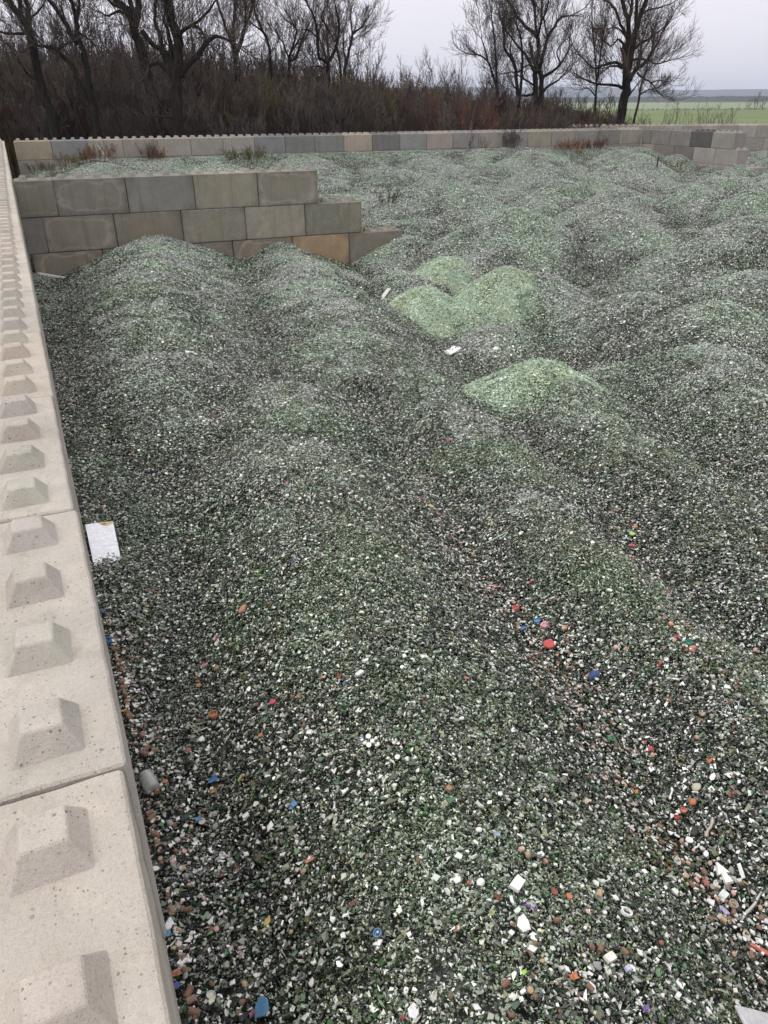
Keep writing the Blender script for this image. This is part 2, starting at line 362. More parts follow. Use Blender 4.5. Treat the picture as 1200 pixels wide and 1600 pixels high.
# ------------------------------------------------------------------ block walls
def stud_mesh():
    bm = bmesh.new()
    b, t, h = 0.097, 0.053, 0.074
    v0 = [bm.verts.new((sx * b, sy * b, -0.004)) for sx, sy in ((-1, -1), (1, -1), (1, 1), (-1, 1))]
    v1 = [bm.verts.new((sx * t, sy * t, h)) for sx, sy in ((-1, -1), (1, -1), (1, 1), (-1, 1))]
    bm.faces.new(v1)
    for i in range(4): bm.faces.new((v0[i], v0[(i + 1) % 4], v1[(i + 1) % 4], v1[i]))
    bmesh.ops.bevel(bm, geom=[e for e in bm.edges if max(v.co.z for v in e.verts) > 0.05], offset=0.007, segments=2, affect='EDGES', profile=0.5)
    me = bpy.data.meshes.new('stud'); bm.to_mesh(me); bm.free(); me.materials.append(M_CONC)
    return me
STUD = stud_mesh()
_blocks = {}
def block_mesh(L, seed=0, studs=None, mat=None, fine=False, H=0.8, D=0.8):
    """one cast block, length along x, base centre at the origin; studs: joined frusta when too far to tell apart"""
    key = (round(L, 3), seed, studs, mat.name, fine, H)
    if key in _blocks: return _blocks[key]
    bm = bmesh.new(); g = 0.006
    bmesh.ops.create_cube(bm, size=1.0)
    for v in bm.verts: v.co = Vector((v.co.x * (L - 2 * g), v.co.y * (D - 2 * g), (v.co.z + 0.5) * (H - g)))
    bmesh.ops.bevel(bm, geom=list(bm.edges), offset=0.020 if L > .5 else 0.012, segments=3 if fine else 1, affect='EDGES', profile=0.6)
    if fine:
        bmesh.ops.subdivide_edges(bm, edges=[e for e in bm.edges if e.calc_length() > 0.3], cuts=15, use_grid_fill=True)
        for v in bm.verts:
            n = mnoise.noise_vector(v.co * 9 + Vector((seed * 31, 0, 0)))
            edge = (abs(v.co.x) > L / 2 - .03) + (abs(v.co.y) > D / 2 - .03) + (v.co.z > H - .03)
            v.co += n * (0.0045 if edge >= 2 else 0.002)
    if studs:
        px, ny = studs; n = max(1, round(L / px))
        for i in range(n):
            for j in range(ny):
                cx = -L / 2 + (i + .5) * L / n; cy = (j - (ny - 1) / 2) * 0.4
                b, t, h = 0.105, 0.06, 0.10
                lo = [bm.verts.new((cx + sx * b, cy + sy * b, H - 0.01)) for sx, sy in ((-1, -1), (1, -1), (1, 1), (-1, 1))]
                hi = [bm.verts.new((cx + sx * t, cy + sy * t, H - g + h)) for sx, sy in ((-1, -1), (1, -1), (1, 1), (-1, 1))]
                bm.faces.new(hi)
                for q in range(4): bm.faces.new((lo[q], lo[(q + 1) % 4], hi[(q + 1) % 4], hi[q]))
    bmesh.ops.recalc_face_normals(bm, faces=bm.faces[:])
    me = bpy.data.meshes.new('concrete_block'); bm.to_mesh(me); bm.free(); me.materials.append(mat)
    _blocks[key] = me
    return me
BR = random.Random(4)
def tone(base, var=0.08, warm=0.0):
    k = 1 + BR.uniform(-var, var); w_ = BR.uniform(-.5, 1) * warm
    return (base[0] * k * (1 + w_), base[1] * k, base[2] * k * (1 - w_), 1)
def put_block(wall, x0, L, course, mat, col, studs=None, own_studs=False, fine=False, z0=0.0, jitter=0.006, label=None, parts=None):
    me = block_mesh(L, BR.randrange(3) if fine else 0, studs, mat, fine)
    b = link('concrete_block', me, wall, (x0 + L / 2, 0.4 + BR.uniform(-jitter, jitter), z0 + 0.8 * course + (BR.uniform(-.003, .003) if course == 3 else 0)))
    b.rotation_euler = (0, 0, BR.uniform(-jitter, jitter) * .6)
    b.color = col
    if label: b['label'] = label
    if own_studs:
        n = max(1, round(L / 0.4))
        for i in range(n):
            for j in range(2):
                s = link('stud', STUD, b, (-L / 2 + (i + .5) * L / n, (j - .5) * 0.4, 0.796), (0, 0, BR.choice((0, 1, 2, 3)) * math.pi / 2 + BR.uniform(-.04, .04)))
                s.scale = (BR.uniform(.96, 1.06), BR.uniform(.96, 1.06), BR.uniform(.93, 1.05)); s.color = tuple(c * BR.uniform(.95, 1.0) for c in col[:3]) + (1,)
    return b

# left wall: runs along +Y; local x is along the wall, local y points away from the glass
WL = empty('block_wall', (0, 0, 0), math.pi / 2)
tag(WL, 'long pale concrete block wall seen from above, studs along its top, receding down one side', 'wall')
for c in range(4):
    x = -4.8 + (0.8 if c % 2 == 0 else 0.0)
    while x < 40.4:
        L = 1.6
        near = x < 22
        if c == 3:
            put_block(WL, x, L, c, M_CONC, tone((0.49, 0.452, 0.398), .07, .03), studs=None if near else (0.4, 2), own_studs=near and x > -3.3, fine=-2 < x < 9, jitter=0.008)
        elif c >= 1 or x < 0:
            put_block(WL, x, L, c, M_FACE, tone((0.36, 0.34, 0.31), .12, .04))
        else:
            put_block(WL, x, L, c, M_FACE, tone((0.36, 0.34, 0.31), .12, .04))
        x += L

# dividing wall: stepped down to its free end
WD = empty('block_wall', (0.012, 18.8058, 0), -0.0283)
tag(WD, 'stepped grey concrete dividing wall half buried in glass, ending in three steps', 'wall')
wet = (0.275, 0.253, 0.209)
cols1 = [(0.240, 0.232, 0.190), (0.252, 0.241, 0.215), (0.264, 0.261, 0.237), (0.351, 0.331, 0.270), (0.293, 0.278, 0.234)]
put_block(WD, 0.0, 0.828, 3, M_FACE, (*cols1[0], 1), own_studs=True)
for i in range(4): put_block(WD, 0.828 + 1.6 * i, 1.6, 3, M_FACE, (*cols1[i + 1], 1), own_studs=True, fine=True)
put_block(WD, 0.0, 0.4376, 2, M_FACE, (0.252, 0.249, 0.226, 1))
cols2 = [(0.293, 0.273, 0.228), (0.275, 0.253, 0.204), (0.299, 0.284, 0.237), (0.363, 0.336, 0.275), (0.258, 0.252, 0.212)]
for i in range(5): put_block(WD, 0.4376 + 1.6 * i, 1.6, 2, M_FACE, (*cols2[i], 1), own_studs=(i == 4))
for i in range(6): put_block(WD, 0.05 + 1.6 * i, 1.6, 1, M_FACE, (0.422, 0.313, 0.204, 1) if i == 4 else tone(wet, .08, .03), own_studs=(i == 5), label='tan block among the grey ones in the lowest visible course' if i == 4 else None)
for i in range(7): put_block(WD, 0.0 + 1.6 * i, 1.6, 0, M_FACE, tone(wet, .08, .03))

# far wall across the back of the yard
WF = empty('block_wall', (0.3606, 40.537 - 0.0156, 0), math.atan(-0.0433))
tag(WF, 'low straight concrete block wall across the back of the yard, bare trees behind it', 'wall')
tan_, gry, lgt, drk = (0.40, 0.345, 0.265), (0.285, 0.285, 0.28), (0.40, 0.37, 0.325), (0.215, 0.212, 0.195)
fc = [tan_, gry, lgt, (0.36, 0.33, 0.285), lgt, (0.36, 0.34, 0.31), (0.385, 0.36, 0.32), gry, (0.25, 0.25, 0.235), (0.27, 0.27, 0.25), (0.43, 0.37, 0.31), drk, (0.31, 0.31, 0.30), (0.40, 0.35, 0.30), (0.31, 0.305, 0.29), (0.36, 0.325, 0.285), (0.30, 0.295, 0.28), (0.35, 0.32, 0.265), (0.34, 0.31, 0.275), (0.30, 0.285, 0.26), (0.265, 0.245, 0.22), (0.385, 0.35, 0.30)]
for i in range(22): put_block(WF, 1.6 * i, 1.6, 3, M_CONC, (*fc[i], 1), studs=(0.4, 2))
for c in (2, 1, 0):
    for i in range(23 if c % 2 == 0 else 22):
        x0 = 1.6 * i - (0.8 if c % 2 == 0 else 0)
        L = 0.8 if (c % 2 == 0 and i in (0, 22)) else 1.6
        put_block(WF, max(0, x0), L, c, M_CONC, tone((0.36, 0.335, 0.30), .12, .04))

# return wall: from the far wall back toward the yard, stepped free end
WR = empty('block_wall', (35.545, 38.97, 0), -math.pi / 2)
tag(WR, 'concrete block wall returning from the far corner of the back wall, its free end stepped', 'wall')
WR.scale = (1, 1, 1)
rc = [(0.22, 0.21, 0.195), (0.235, 0.222, 0.205), (0.24, 0.226, 0.21), (0.12, 0.118, 0.115), (0.31, 0.292, 0.27)]
put_block(WR, 0, 0.8, 3, M_CONC, (*rc[0], 1), studs=(0.4, 2))
for i in range(4): put_block(WR, 0.8 + 1.6 * i, 1.6, 3, M_CONC, (*rc[i + 1], 1), studs=(0.4, 2))
put_block(WR, 0, 1.2, 2, M_CONC, (0.34, 0.31, 0.285, 1))
for i, cc in enumerate([(0.23, 0.21, 0.195), (0.20, 0.185, 0.172), (0.36, 0.335, 0.31), (0.35, 0.325, 0.30)]): put_block(WR, 1.2 + 1.6 * i, 1.6, 2, M_CONC, (*cc, 1), studs=(0.4, 2) if i == 3 else None)
for i in range(5): put_block(WR, 0.8 + 1.6 * i - (0.4 if i == 0 else 0), 1.6 if i else 2.0, 1, M_CONC, tone((0.37, 0.345, 0.315), .06), studs=(0.4, 2) if i == 4 else None)
for i in range(5): put_block(WR, 0.8 + 1.6 * i, 1.6, 0, M_CONC, tone((0.33, 0.31, 0.28), .06))
for b in WR.children: b.location.y = -b.location.y + 0.8 if False else b.location.y

# wall of the next bay, behind and to the right, built of shorter blocks
WB = empty('block_wall', (35.75, 46.45, 0), math.atan2(-4.96, 12.03))
tag(WB, 'furthest pale concrete block wall at the edge of the green field', 'wall')
for c in range(4):
    for i in range(13):
        x0 = 1.3 * i - (0.65 if c % 2 == 0 else 0)
        if i == 0 and c % 2 == 0: continue
        put_block(WB, x0, 1.3, c, M_CONC, tone((0.39, 0.36, 0.325), .10, .03), studs=(0.433, 2) if c == 3 else None)

# ------------------------------------------------------------------ mounds of glass: the bed and the loose pieces
def grid_axis(a, b, d0, d1):
    v = [a]; d = d0
    while v[-1] < b: v.append(v[-1] + d); d = min(d1, d * 1.02)
    return np.array(v)
gx = grid_axis(0.004, 51.0, 0.06, 0.28); gy = np.concatenate([np.arange(-3.2, 6, 0.07), grid_axis(6, 47, 0.08, 0.25)])
XX, YY = np.meshgrid(gx, gy); ZZ, VAL = terrain(XX, YY, True)
ny, nx = XX.shape
ids = np.arange(nx * ny).reshape(ny, nx)
quads = np.stack([ids[:-1, :-1], ids[:-1, 1:], ids[1:, 1:], ids[1:, :-1]], -1)
# outside the yard there is no glass: cut behind the far wall and the wall of the next bay
cxm = (XX[:-1, :-1] + XX[1:, 1:]) / 2; cym = (YY[:-1, :-1] + YY[1:, 1:]) / 2
def inside(x, y):
    yl = np.where(x < 35.6, 40.75 - 0.0433 * x, 46.6 - 0.4123 * (x - 35.75))
    return y < yl
quads = quads[inside(cxm, cym)]
bed = bpy.data.meshes.new('glass_mounds')
bed.vertices.add(nx * ny); bed.vertices.foreach_set('co', np.stack([XX, YY, ZZ - 0.050], -1).ravel())
nq = len(quads); bed.loops.add(nq * 4); bed.polygons.add(nq)
bed.loops.foreach_set('vertex_index', quads.ravel().astype(np.int32))
bed.polygons.foreach_set('loop_start', np.arange(0, nq * 4, 4, dtype=np.int32)); bed.polygons.foreach_set('loop_total', np.full(nq, 4, dtype=np.int32))
bed.update(calc_edges=True); bed.validate(); bed.materials.append(M_BED)
bed.polygons.foreach_set('use_smooth', [True] * len(bed.polygons))
tag(link('glass_mounds', bed), kind='structure')

def shard_clump(name, seed, count, rad, med, palette, thick=.75, zj=0.012, mat=None, flat=.30):
    r = random.Random(seed); V = []; F = []; C = []
    for _ in range(count):
        a = r.uniform(0, 2 * math.pi); d = rad * math.sqrt(r.random())
        c = Vector((d * math.cos(a), d * math.sin(a), r.uniform(-zj, zj)))
        s = min(med * 2.9, max(med * 0.45, med * math.exp(r.gauss(0, 0.48))))
        kind = r.random(); n = r.choice((3, 3, 4, 4, 4, 5))
        ex = r.uniform(0.42, .95) if kind < .78 else r.uniform(.15, .32)
        th = r.uniform(0.0018, 0.0035) * thick * (2.2 if kind > .92 else 1)
        a0 = r.uniform(0, 6.28); bend = r.uniform(-0.3, 0.3)
        pts = []
        for i in range(n):
            an = a0 + 2 * math.pi * (i + r.uniform(-.36, .36)) / n; q = s * r.uniform(.62, 1.25)
            x, y = q * math.cos(an), q * math.sin(an) * ex
            pts.append((x, y, bend * x * x / s))
        tilt = abs(r.gauss(0, flat)) if r.random() < .88 else r.uniform(.6, 1.5)
        R = Matrix.Rotation(r.uniform(0, 6.28), 3, 'Z') @ Matrix.Rotation(tilt, 3, 'X') @ Matrix.Rotation(r.uniform(0, 6.28), 3, 'Z')
        i0 = len(V)
        for x, y, z in pts: V.append(c + R @ Vector((x, y, z + th)))
        for x, y, z in pts: V.append(c + R @ Vector((x * 1.02, y * 1.02, z - th)))
        F.append([i0 + i for i in range(n)])
        for i in range(n): F.append([i0 + n + i, i0 + n + (i + 1) % n, i0 + (i + 1) % n, i0 + i])
        pick = r.random(); acc = 0
        for wgt, col, var, rough in palette:
            acc += wgt
            if pick <= acc: break
        k_ = math.exp(r.gauss(0, var))
        cc = (min(.85, col[0] * k_), min(.85, col[1] * k_), min(.85, col[2] * k_), rough)
        C += [cc] * (2 * n)
    me = mesh_from(name, V, F, mat)
    ca = me.color_attributes.new('Col', 'FLOAT_COLOR', 'POINT')
    ca.data.foreach_set('color', np.array(C, dtype=np.float32).ravel())
    return me
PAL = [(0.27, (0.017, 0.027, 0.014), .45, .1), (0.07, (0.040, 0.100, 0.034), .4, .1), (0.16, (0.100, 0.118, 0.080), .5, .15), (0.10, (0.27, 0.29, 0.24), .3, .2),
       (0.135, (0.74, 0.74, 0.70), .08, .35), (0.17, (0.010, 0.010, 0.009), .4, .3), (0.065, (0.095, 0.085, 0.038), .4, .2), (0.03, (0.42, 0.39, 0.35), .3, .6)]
PAL_FINE_LIT = [(0.21, (0.026, 0.040, 0.019), .45, .1), (0.11, (0.065, 0.135, 0.054), .4, .1), (0.26, (0.145, 0.168, 0.112), .45, .15), (0.18, (0.33, 0.36, 0.285), .3, .2),
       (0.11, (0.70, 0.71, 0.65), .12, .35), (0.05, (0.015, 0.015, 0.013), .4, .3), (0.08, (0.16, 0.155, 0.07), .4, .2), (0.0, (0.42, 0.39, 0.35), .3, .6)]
PAL_FAR_SHEEN = [(0.13, (0.055, 0.068, 0.054), .40, .3), (0.06, (0.12, 0.185, 0.115), .35, .3), (0.30, (0.275, 0.305, 0.258), .35, .4), (0.27, (0.46, 0.50, 0.44), .22, .4),
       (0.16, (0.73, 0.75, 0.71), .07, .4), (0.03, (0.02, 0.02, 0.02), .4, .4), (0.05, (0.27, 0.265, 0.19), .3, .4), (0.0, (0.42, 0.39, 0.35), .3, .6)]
GREENPAL = [(0.52, (0.43, 0.58, 0.41), .30, .5), (0.25, (0.65, 0.75, 0.61), .12, .6), (0.20, (0.08, 0.115, 0.07), .5, .3), (0.05, (0.55, 0.58, 0.54), .2, .5)]

def source_collection(name, meshes):
    c = bpy.data.collections.new(name)
    for i, me in enumerate(meshes):
        o = bpy.data.objects.new('%s_%02d' % (name, i), me); c.objects.link(o)
    return c

def instancer(name, coll, from_points=True, density=0.0, own_mat=None, scale=(0.8, 1.2)):
    ng = bpy.data.node_groups.new(name, 'GeometryNodeTree')
    ng.interface.new_socket('Geometry', in_out='INPUT', socket_type='NodeSocketGeometry')
    ng.interface.new_socket('Geometry', in_out='OUTPUT', socket_type='NodeSocketGeometry')
    gi = ng.nodes.new('NodeGroupInput'); go = ng.nodes.new('NodeGroupOutput')
    ci = ng.nodes.new('GeometryNodeCollectionInfo'); ci.inputs['Collection'].default_value = coll
    ci.inputs['Separate Children'].default_value = True; ci.inputs['Reset Children'].default_value = True
    ip = ng.nodes.new('GeometryNodeInstanceOnPoints'); ip.inputs['Pick Instance'].default_value = True
    ng.links.new(ci.outputs[0], ip.inputs['Instance'])
    def attr(nm, typ):
        a = ng.nodes.new('GeometryNodeInputNamedAttribute'); a.data_type = typ; a.inputs['Name'].default_value = nm; return a.outputs[0]
    if from_points:
        ng.links.new(gi.outputs[0], ip.inputs['Points'])
        er = ng.nodes.new('FunctionNodeEulerToRotation'); ng.links.new(attr('rot', 'FLOAT_VECTOR'), er.inputs[0])
        ng.links.new(er.outputs[0], ip.inputs['Rotation']); ng.links.new(attr('scl', 'FLOAT_VECTOR'), ip.inputs['Scale'])
        ng.links.new(attr('idx', 'INT'), ip.inputs['Instance Index'])
        ng.links.new(ip.outputs[0], go.inputs[0])
    else:
        dp = ng.nodes.new('GeometryNodeDistributePointsOnFaces'); dp.inputs['Density'].default_value = density
        ng.links.new(gi.outputs[0], dp.inputs['Mesh']); ng.links.new(dp.outputs['Points'], ip.inputs['Points'])
        rr = ng.nodes.new('FunctionNodeRandomValue'); rr.data_type = 'FLOAT'; rr.inputs[3].default_value = 6.283
        rt = ng.nodes.new('FunctionNodeRotateRotation'); rt.rotation_space = 'LOCAL'
        ax = ng.nodes.new('FunctionNodeAxisAngleToRotation'); ng.links.new(rr.outputs[1], ax.inputs['Angle'])
        ng.links.new(dp.outputs['Rotation'], rt.inputs[0]); ng.links.new(ax.outputs[0], rt.inputs[1])
        ng.links.new(rt.outputs[0], ip.inputs['Rotation'])
        sc = ng.nodes.new('FunctionNodeRandomValue'); sc.data_type = 'FLOAT'; sc.inputs[2].default_value = scale[0]; sc.inputs[3].default_value = scale[1]
        ng.links.new(sc.outputs[1], ip.inputs['Scale'])
        jg = ng.nodes.new('GeometryNodeJoinGeometry'); ng.links.new(ip.outputs[0], jg.inputs[0]); ng.links.new(gi.outputs[0], jg.inputs[0])
        ng.links.new(jg.outputs[0], go.inputs[0])
    return ng

def scatter(name, P, rot, scl, idx, coll):
    me = bpy.data.meshes.new(name); n = len(P)
    me.vertices.add(n); me.vertices.foreach_set('co', np.asarray(P, np.float32).ravel())
    a = me.attributes.new('rot', 'FLOAT_VECTOR', 'POINT'); a.data.foreach_set('vector', np.asarray(rot, np.float32).ravel())
    a = me.attributes.new('scl', 'FLOAT_VECTOR', 'POINT'); a.data.foreach_set('vector', np.asarray(scl, np.float32).ravel())
    a = me.attributes.new('idx', 'INT', 'POINT'); a.data.foreach_set('value', np.asarray(idx, np.int32))
    o = link(name, me); md = o.modifiers.new('scatter', 'NODES'); md.node_group = instancer(name, coll)
    return o

def surface_euler(X, Y, spin):
    """euler angles that lay an instance on the glass surface, spun about its normal"""
    e = 0.06
    return tilt_euler((terrain(X + e, Y) - terrain(X - e, Y)) / (2 * e), (terrain(X, Y + e) - terrain(X, Y - e)) / (2 * e), spin)
def tilt_euler(dzx, dzy, spin):
    n = np.stack([-dzx, -dzy, np.ones_like(dzx)], -1); n /= np.linalg.norm(n, axis=-1, keepdims=True)
    t = np.stack([np.cos(spin), np.sin(spin), np.zeros_like(spin)], -1); t -= n * (t * n).sum(-1, keepdims=True); t /= np.linalg.norm(t, axis=-1, keepdims=True)
    b = np.cross(n, t)   # columns t, b, n
    ry = -np.arcsin(np.clip(t[:, 2], -1, 1)); rz = np.arctan2(t[:, 1], t[:, 0]); rx = np.arctan2(b[:, 2], n[:, 2])
    return np.stack([rx, ry, rz], -1)

rg = np.random.default_rng(7)
NV = 11     # gravity sorts the sizes: fine pieces stay on the crests and slopes, coarse ones roll into the valleys
clumps = source_collection('shard_clump', [shard_clump('shard_clump', 100 + i, 1100, 0.17, 0.0044, PAL_FINE_LIT, mat=M_SHARD, zj=.012, flat=.22) for i in range(NV)]  # paler palette for crests: relief light painted into the colour
                           + [shard_clump('shard_clump', 200 + i, 740, 0.17, 0.0058, PAL, mat=M_SHARD, zj=.020) for i in range(NV)]  # darker palette for valleys: relief shade painted into the colour
                           + [shard_clump('shard_clump', 250 + i, 760, 0.17, 0.0052, PAL_FAR_SHEEN, mat=M_SHARD, zj=.012, flat=.22) for i in range(NV)])   # paler glass further back: grazing-angle sheen put into the colour
def field_points(x0, x1, y0, y1, dens):
    d = 1 / math.sqrt(dens * .866); xs = np.arange(x0, x1, d); ys = np.arange(y0, y1, d * .866)
    X, Y = np.meshgrid(xs, ys); X = X + (np.arange(len(ys)) % 2)[:, None] * d / 2
    return (X + rg.uniform(-.22, .22, X.shape) * d).ravel(), (Y + rg.uniform(-.22, .22, X.shape) * d).ravel()
A = field_points(0.05, 13, -2.6, 9.0, 34); B = field_points(13, 36, -2.6, 9.0, 13); Cc = field_points(0.05, 50.5, 9.0, 46.5, 14)
PX = np.concatenate([A[0], B[0], Cc[0]]); PY = np.concatenate([A[1], B[1], Cc[1]])
dist = np.hypot(PX, PY + 1.6)
keep = inside(PX, PY + 0.25); PX, PY, dist = PX[keep], PY[keep], dist[keep]
n = len(PX); spin = rg.uniform(0, 6.283, n)
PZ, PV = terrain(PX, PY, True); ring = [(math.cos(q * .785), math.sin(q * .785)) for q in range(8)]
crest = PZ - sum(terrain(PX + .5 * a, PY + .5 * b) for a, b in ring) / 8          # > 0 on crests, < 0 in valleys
far_bias = np.interp(dist, [2, 5, 9, 16, 30], [.32, .22, .04, -.16, -.34])  # fewer dark clumps far off, painting the paler grazing view
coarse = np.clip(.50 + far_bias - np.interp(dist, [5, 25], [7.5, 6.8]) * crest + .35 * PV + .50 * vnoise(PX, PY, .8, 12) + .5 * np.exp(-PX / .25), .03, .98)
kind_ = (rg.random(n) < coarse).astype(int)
dusty = np.clip(np.interp(dist, [4, 9, 16, 30], [.02, .45, .85, 1.0]) + .7 * vnoise(PX, PY, .35, 22) + 2.5 * crest, 0, 1)  # share of the paler clumps: painted sheen, stronger far off and on crests
kind_ = np.where((kind_ == 0) & (rg.random(n) < dusty), 2, kind_)  # dusty: share of fine clumps swapped for the painted-sheen palette
sc = np.interp(dist, [0, 4, 9, 16, 40], [1.0, 1.15, 1.5, 1.9, 2.2]) * rg.uniform(.85, 1.2, n)
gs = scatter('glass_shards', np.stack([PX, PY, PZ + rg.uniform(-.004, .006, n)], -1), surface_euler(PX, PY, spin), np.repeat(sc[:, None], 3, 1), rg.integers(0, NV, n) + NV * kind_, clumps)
tag(gs, kind='stuff')

# heaps of finer pale green glass lying on the mounds
fine = source_collection('fine_clump', [shard_clump('fine_clump', 300 + i, 330, 0.13, 0.0068, GREENPAL, zj=0.01, mat=M_FROST) for i in range(6)] + [shard_clump('fine_clump', 330 + i, 60, 0.13, 0.0068, GREENPAL, zj=0.004, mat=M_FROST) for i in range(3)])
M_HEAPBED = mat_plain('pale_green_bed', (0.13, 0.19, 0.12), 0.6, var=.4, scale=60)
def heap(x, y, z, rad, label, sx=1.0, sl=.78, cover=.1):
    nr, na = 30, 56; V = [(0, 0, 0)]; F = []
    R_ = random.Random(int(x * 100)); ph = R_.uniform(0, 6)
    for i in range(1, nr + 1):
        for j in range(na):
            a = 2 * math.pi * j / na; V.append((rad * i / nr * math.cos(a) * sx, rad * i / nr * math.sin(a), 0))
    V = np.array(V)
    z0 = float(terrain(np.array([x]), np.array([y]))[0])
    def dome(px, py):
        dx, dy = (px - x) / sx, py - y; d = np.hypot(dx, dy); an = np.arctan2(dy, dx); d = d * (1 + .10 * np.sin(3 * an + ph) + .05 * np.sin(5 * an + 2 * ph))
        return z0 + z - sl * (np.sqrt(d ** 2 + .13) - .36) + .05 * vnoise(px, py, 2.6, 7) + .03 * vnoise(px, py, 6.0, 8)
    def over(px, py): return dome(px, py) - terrain(px, py)
    px, py = V[:, 0] + x, V[:, 1] + y; ov = over(px, py); V[:, 2] = np.where(ov > 0, dome(px, py), terrain(px, py) - .05) - z0 - .022
    keep = ov > -.06; kk = np.logical_and.accumulate(keep[1:].reshape(nr, na), axis=0); keep = np.concatenate([[True], kk.ravel()])
    for j in range(na): F.append([0, 1 + j, 1 + (j + 1) % na])
    for i in range(nr - 1):
        for j in range(na):
            a, b = 1 + i * na + j, 1 + i * na + (j + 1) % na
            f = [a, a + na, b + na, b]
            if all(keep[q] for q in f): F.append(f)
    used = sorted({q for f in F for q in f}); rm = {q: i for i, q in enumerate(used)}; F = [[rm[q] for q in f] for f in F]; V = V[used]
    me = mesh_from('glass_heap', V, F, M_HEAPBED, True)
    o = link('glass_heap', me, None, (x, y, z0)); tag(o, label, 'glass heap', 'heaps of pale green glass')
    n = int(130 * math.pi * rad * rad * sx); a = np.arange(n) * 2.39996; qq = np.sqrt((np.arange(n) + .5) / n)
    px, py = x + rad * qq * np.cos(a) * sx, y + rad * qq * np.sin(a)
    ov = over(px, py); pt = vnoise(px, py, 5.0, 15) + .5; ok = (ov + rg.normal(0, .08, n) > .06) & (ov > .0) & (rg.random(n) * .6 + pt * .4 > cover); px, py, a = px[ok], py[ok], a[ok]; n = len(px)
    e = .03; gx_ = (dome(px + e, py) - dome(px - e, py)) / (2 * e); gy_ = (dome(px, py + e) - dome(px, py - e)) / (2 * e)
    ns = int(420 * rad); sa = rg.uniform(0, 6.283, ns); sq = rad * 1.25 * np.sqrt(rg.random(ns)); qx, qy = x + sq * np.cos(sa) * sx, y + sq * np.sin(sa)
    so = over(qx, qy); ok = (so < .07) & (rg.random(ns) < np.exp(-np.abs(so - .0) / .10)); qx, qy, sa = qx[ok], qy[ok], sa[ok]; ns = len(qx)
    P = np.concatenate([np.stack([px - x, py - y, dome(px, py) - z0 + .006], -1), np.stack([qx - x, qy - y, np.maximum(terrain(qx, qy), dome(qx, qy)) - z0 + .014], -1)])
    g = scatter('fine_glass', P, np.concatenate([tilt_euler(gx_, gy_, a * 7), surface_euler(qx, qy, sa * 5)]), np.repeat(np.concatenate([rg.uniform(.85, 1.25, n), rg.uniform(.9, 1.5, ns)])[:, None], 3, 1),
                np.concatenate([rg.integers(0, 6, n), rg.integers(6, 9, ns)]), fine)
    g.parent = o; tag(g, kind='stuff')
heap(7.22, 12.40, 0.44, 1.70, 'brightest pale green heap of fine glass, nearest of the trio by the dividing wall', sx=1.0, sl=.80, cover=.12)
heap(9.25, 15.17, 0.36, 1.70, 'olive tinged green heap of fine glass behind the brightest green heap', sx=1.1, sl=.78, cover=.32)
heap(8.88, 11.91, 0.36, 1.90, 'dull green heap of fine glass right of the brightest green heap', sx=1.15, sl=.82, cover=.44)
heap(4.95, 5.10, 0.20, 1.30, 'small lone green heap of fine glass on a dark mound, nearer than the trio', sx=1.1, sl=.78, cover=.36)

# loose mixed litter among the glass, too much to count
def chip(seed, s, thick, jag=.3, n=None):
    r = random.Random(seed); n = n or r.choice((4, 5, 6)); V = []; F = []
    P = [((s * r.uniform(1 - jag, 1 + jag)) * math.cos(6.283 * i / n), (s * r.uniform(1 - jag, 1 + jag)) * math.sin(6.283 * i / n) * r.uniform(.55, .9)) for i in range(n)]
    for x, y in P: V.append((x * .9, y * .9, thick + .15 * abs(x)))
    for x, y in P: V.append((x, y, .3 * thick + .15 * abs(x)))
    for x, y in P: V.append((x * .92, y * .92, -thick))
    F.append(list(range(n)))
    for k in (0, n):
        for i in range(n): F.append([k + n + i, k + n + (i + 1) % n, k + (i + 1) % n, k + i])
    return V, F
def pebble(seed, s, el=1.3, fl=.7, sub=1):
    r = random.Random(seed); bm = bmesh.new(); bmesh.ops.create_icosphere(bm, subdivisions=sub + 1, radius=1)
    o = Vector((r.uniform(0, 50), 0, 0)); V = []
    for v in bm.verts:
        p = v.co * (1 + .22 * mnoise.noise(v.co * 1.3 + o)); V.append((p.x * s * el, p.y * s, p.z * s * fl))
    F = [[v.index for v in f.verts] for f in bm.faces]; bm.free(); return V, F
def stubby(r0, L, n=9):    # cork-like stub lying on its side
    V = []; F = []
    for x, r in ((-L / 2, r0 * .8), (-L / 2 + r0 * .2, r0), (L / 2 - r0 * .2, r0 * .97), (L / 2, r0 * .78)):
        for i in range(n): V.append((x, r * math.cos(6.283 * i / n), r * math.sin(6.283 * i / n) + r0 * .6))
    for k in range(3):
        for i in range(n): F.append([k * n + i, k * n + (i + 1) % n, (k + 1) * n + (i + 1) % n, (k + 1) * n + i])
    F.append(list(range(n))[::-1]); F.append([3 * n + i for i in range(n)]); return V, F
def disc(r0, h, n=14, hollow=True):     # screw cap, open side up when hollow
    V = []; F = []
    prof = [(r0 * .97, 0), (r0, h * .15), (r0, h), (r0 * .86, h), (r0 * .84, h * .3)] if hollow else [(r0, 0), (r0, h * .8), (r0 * .92, h), ]
    for rr, z in prof:
        for i in range(n): V.append((rr * math.cos(6.283 * i / n), rr * math.sin(6.283 * i / n), z))
    for k in range(len(prof) - 1):
        for i in range(n): F.append([k * n + i, k * n + (i + 1) % n, (k + 1) * n + (i + 1) % n, (k + 1) * n + i])
    F.append([(len(prof) - 1) * n + i for i in range(n)]); F.append(list(range(n))[::-1]); return V, F
white = plain((0.72, 0.71, 0.68), .4); offw = plain((0.55, 0.53, 0.48), .6); brown = plain((0.20, 0.115, 0.075), .75); grey = plain((0.28, 0.27, 0.26), .7)
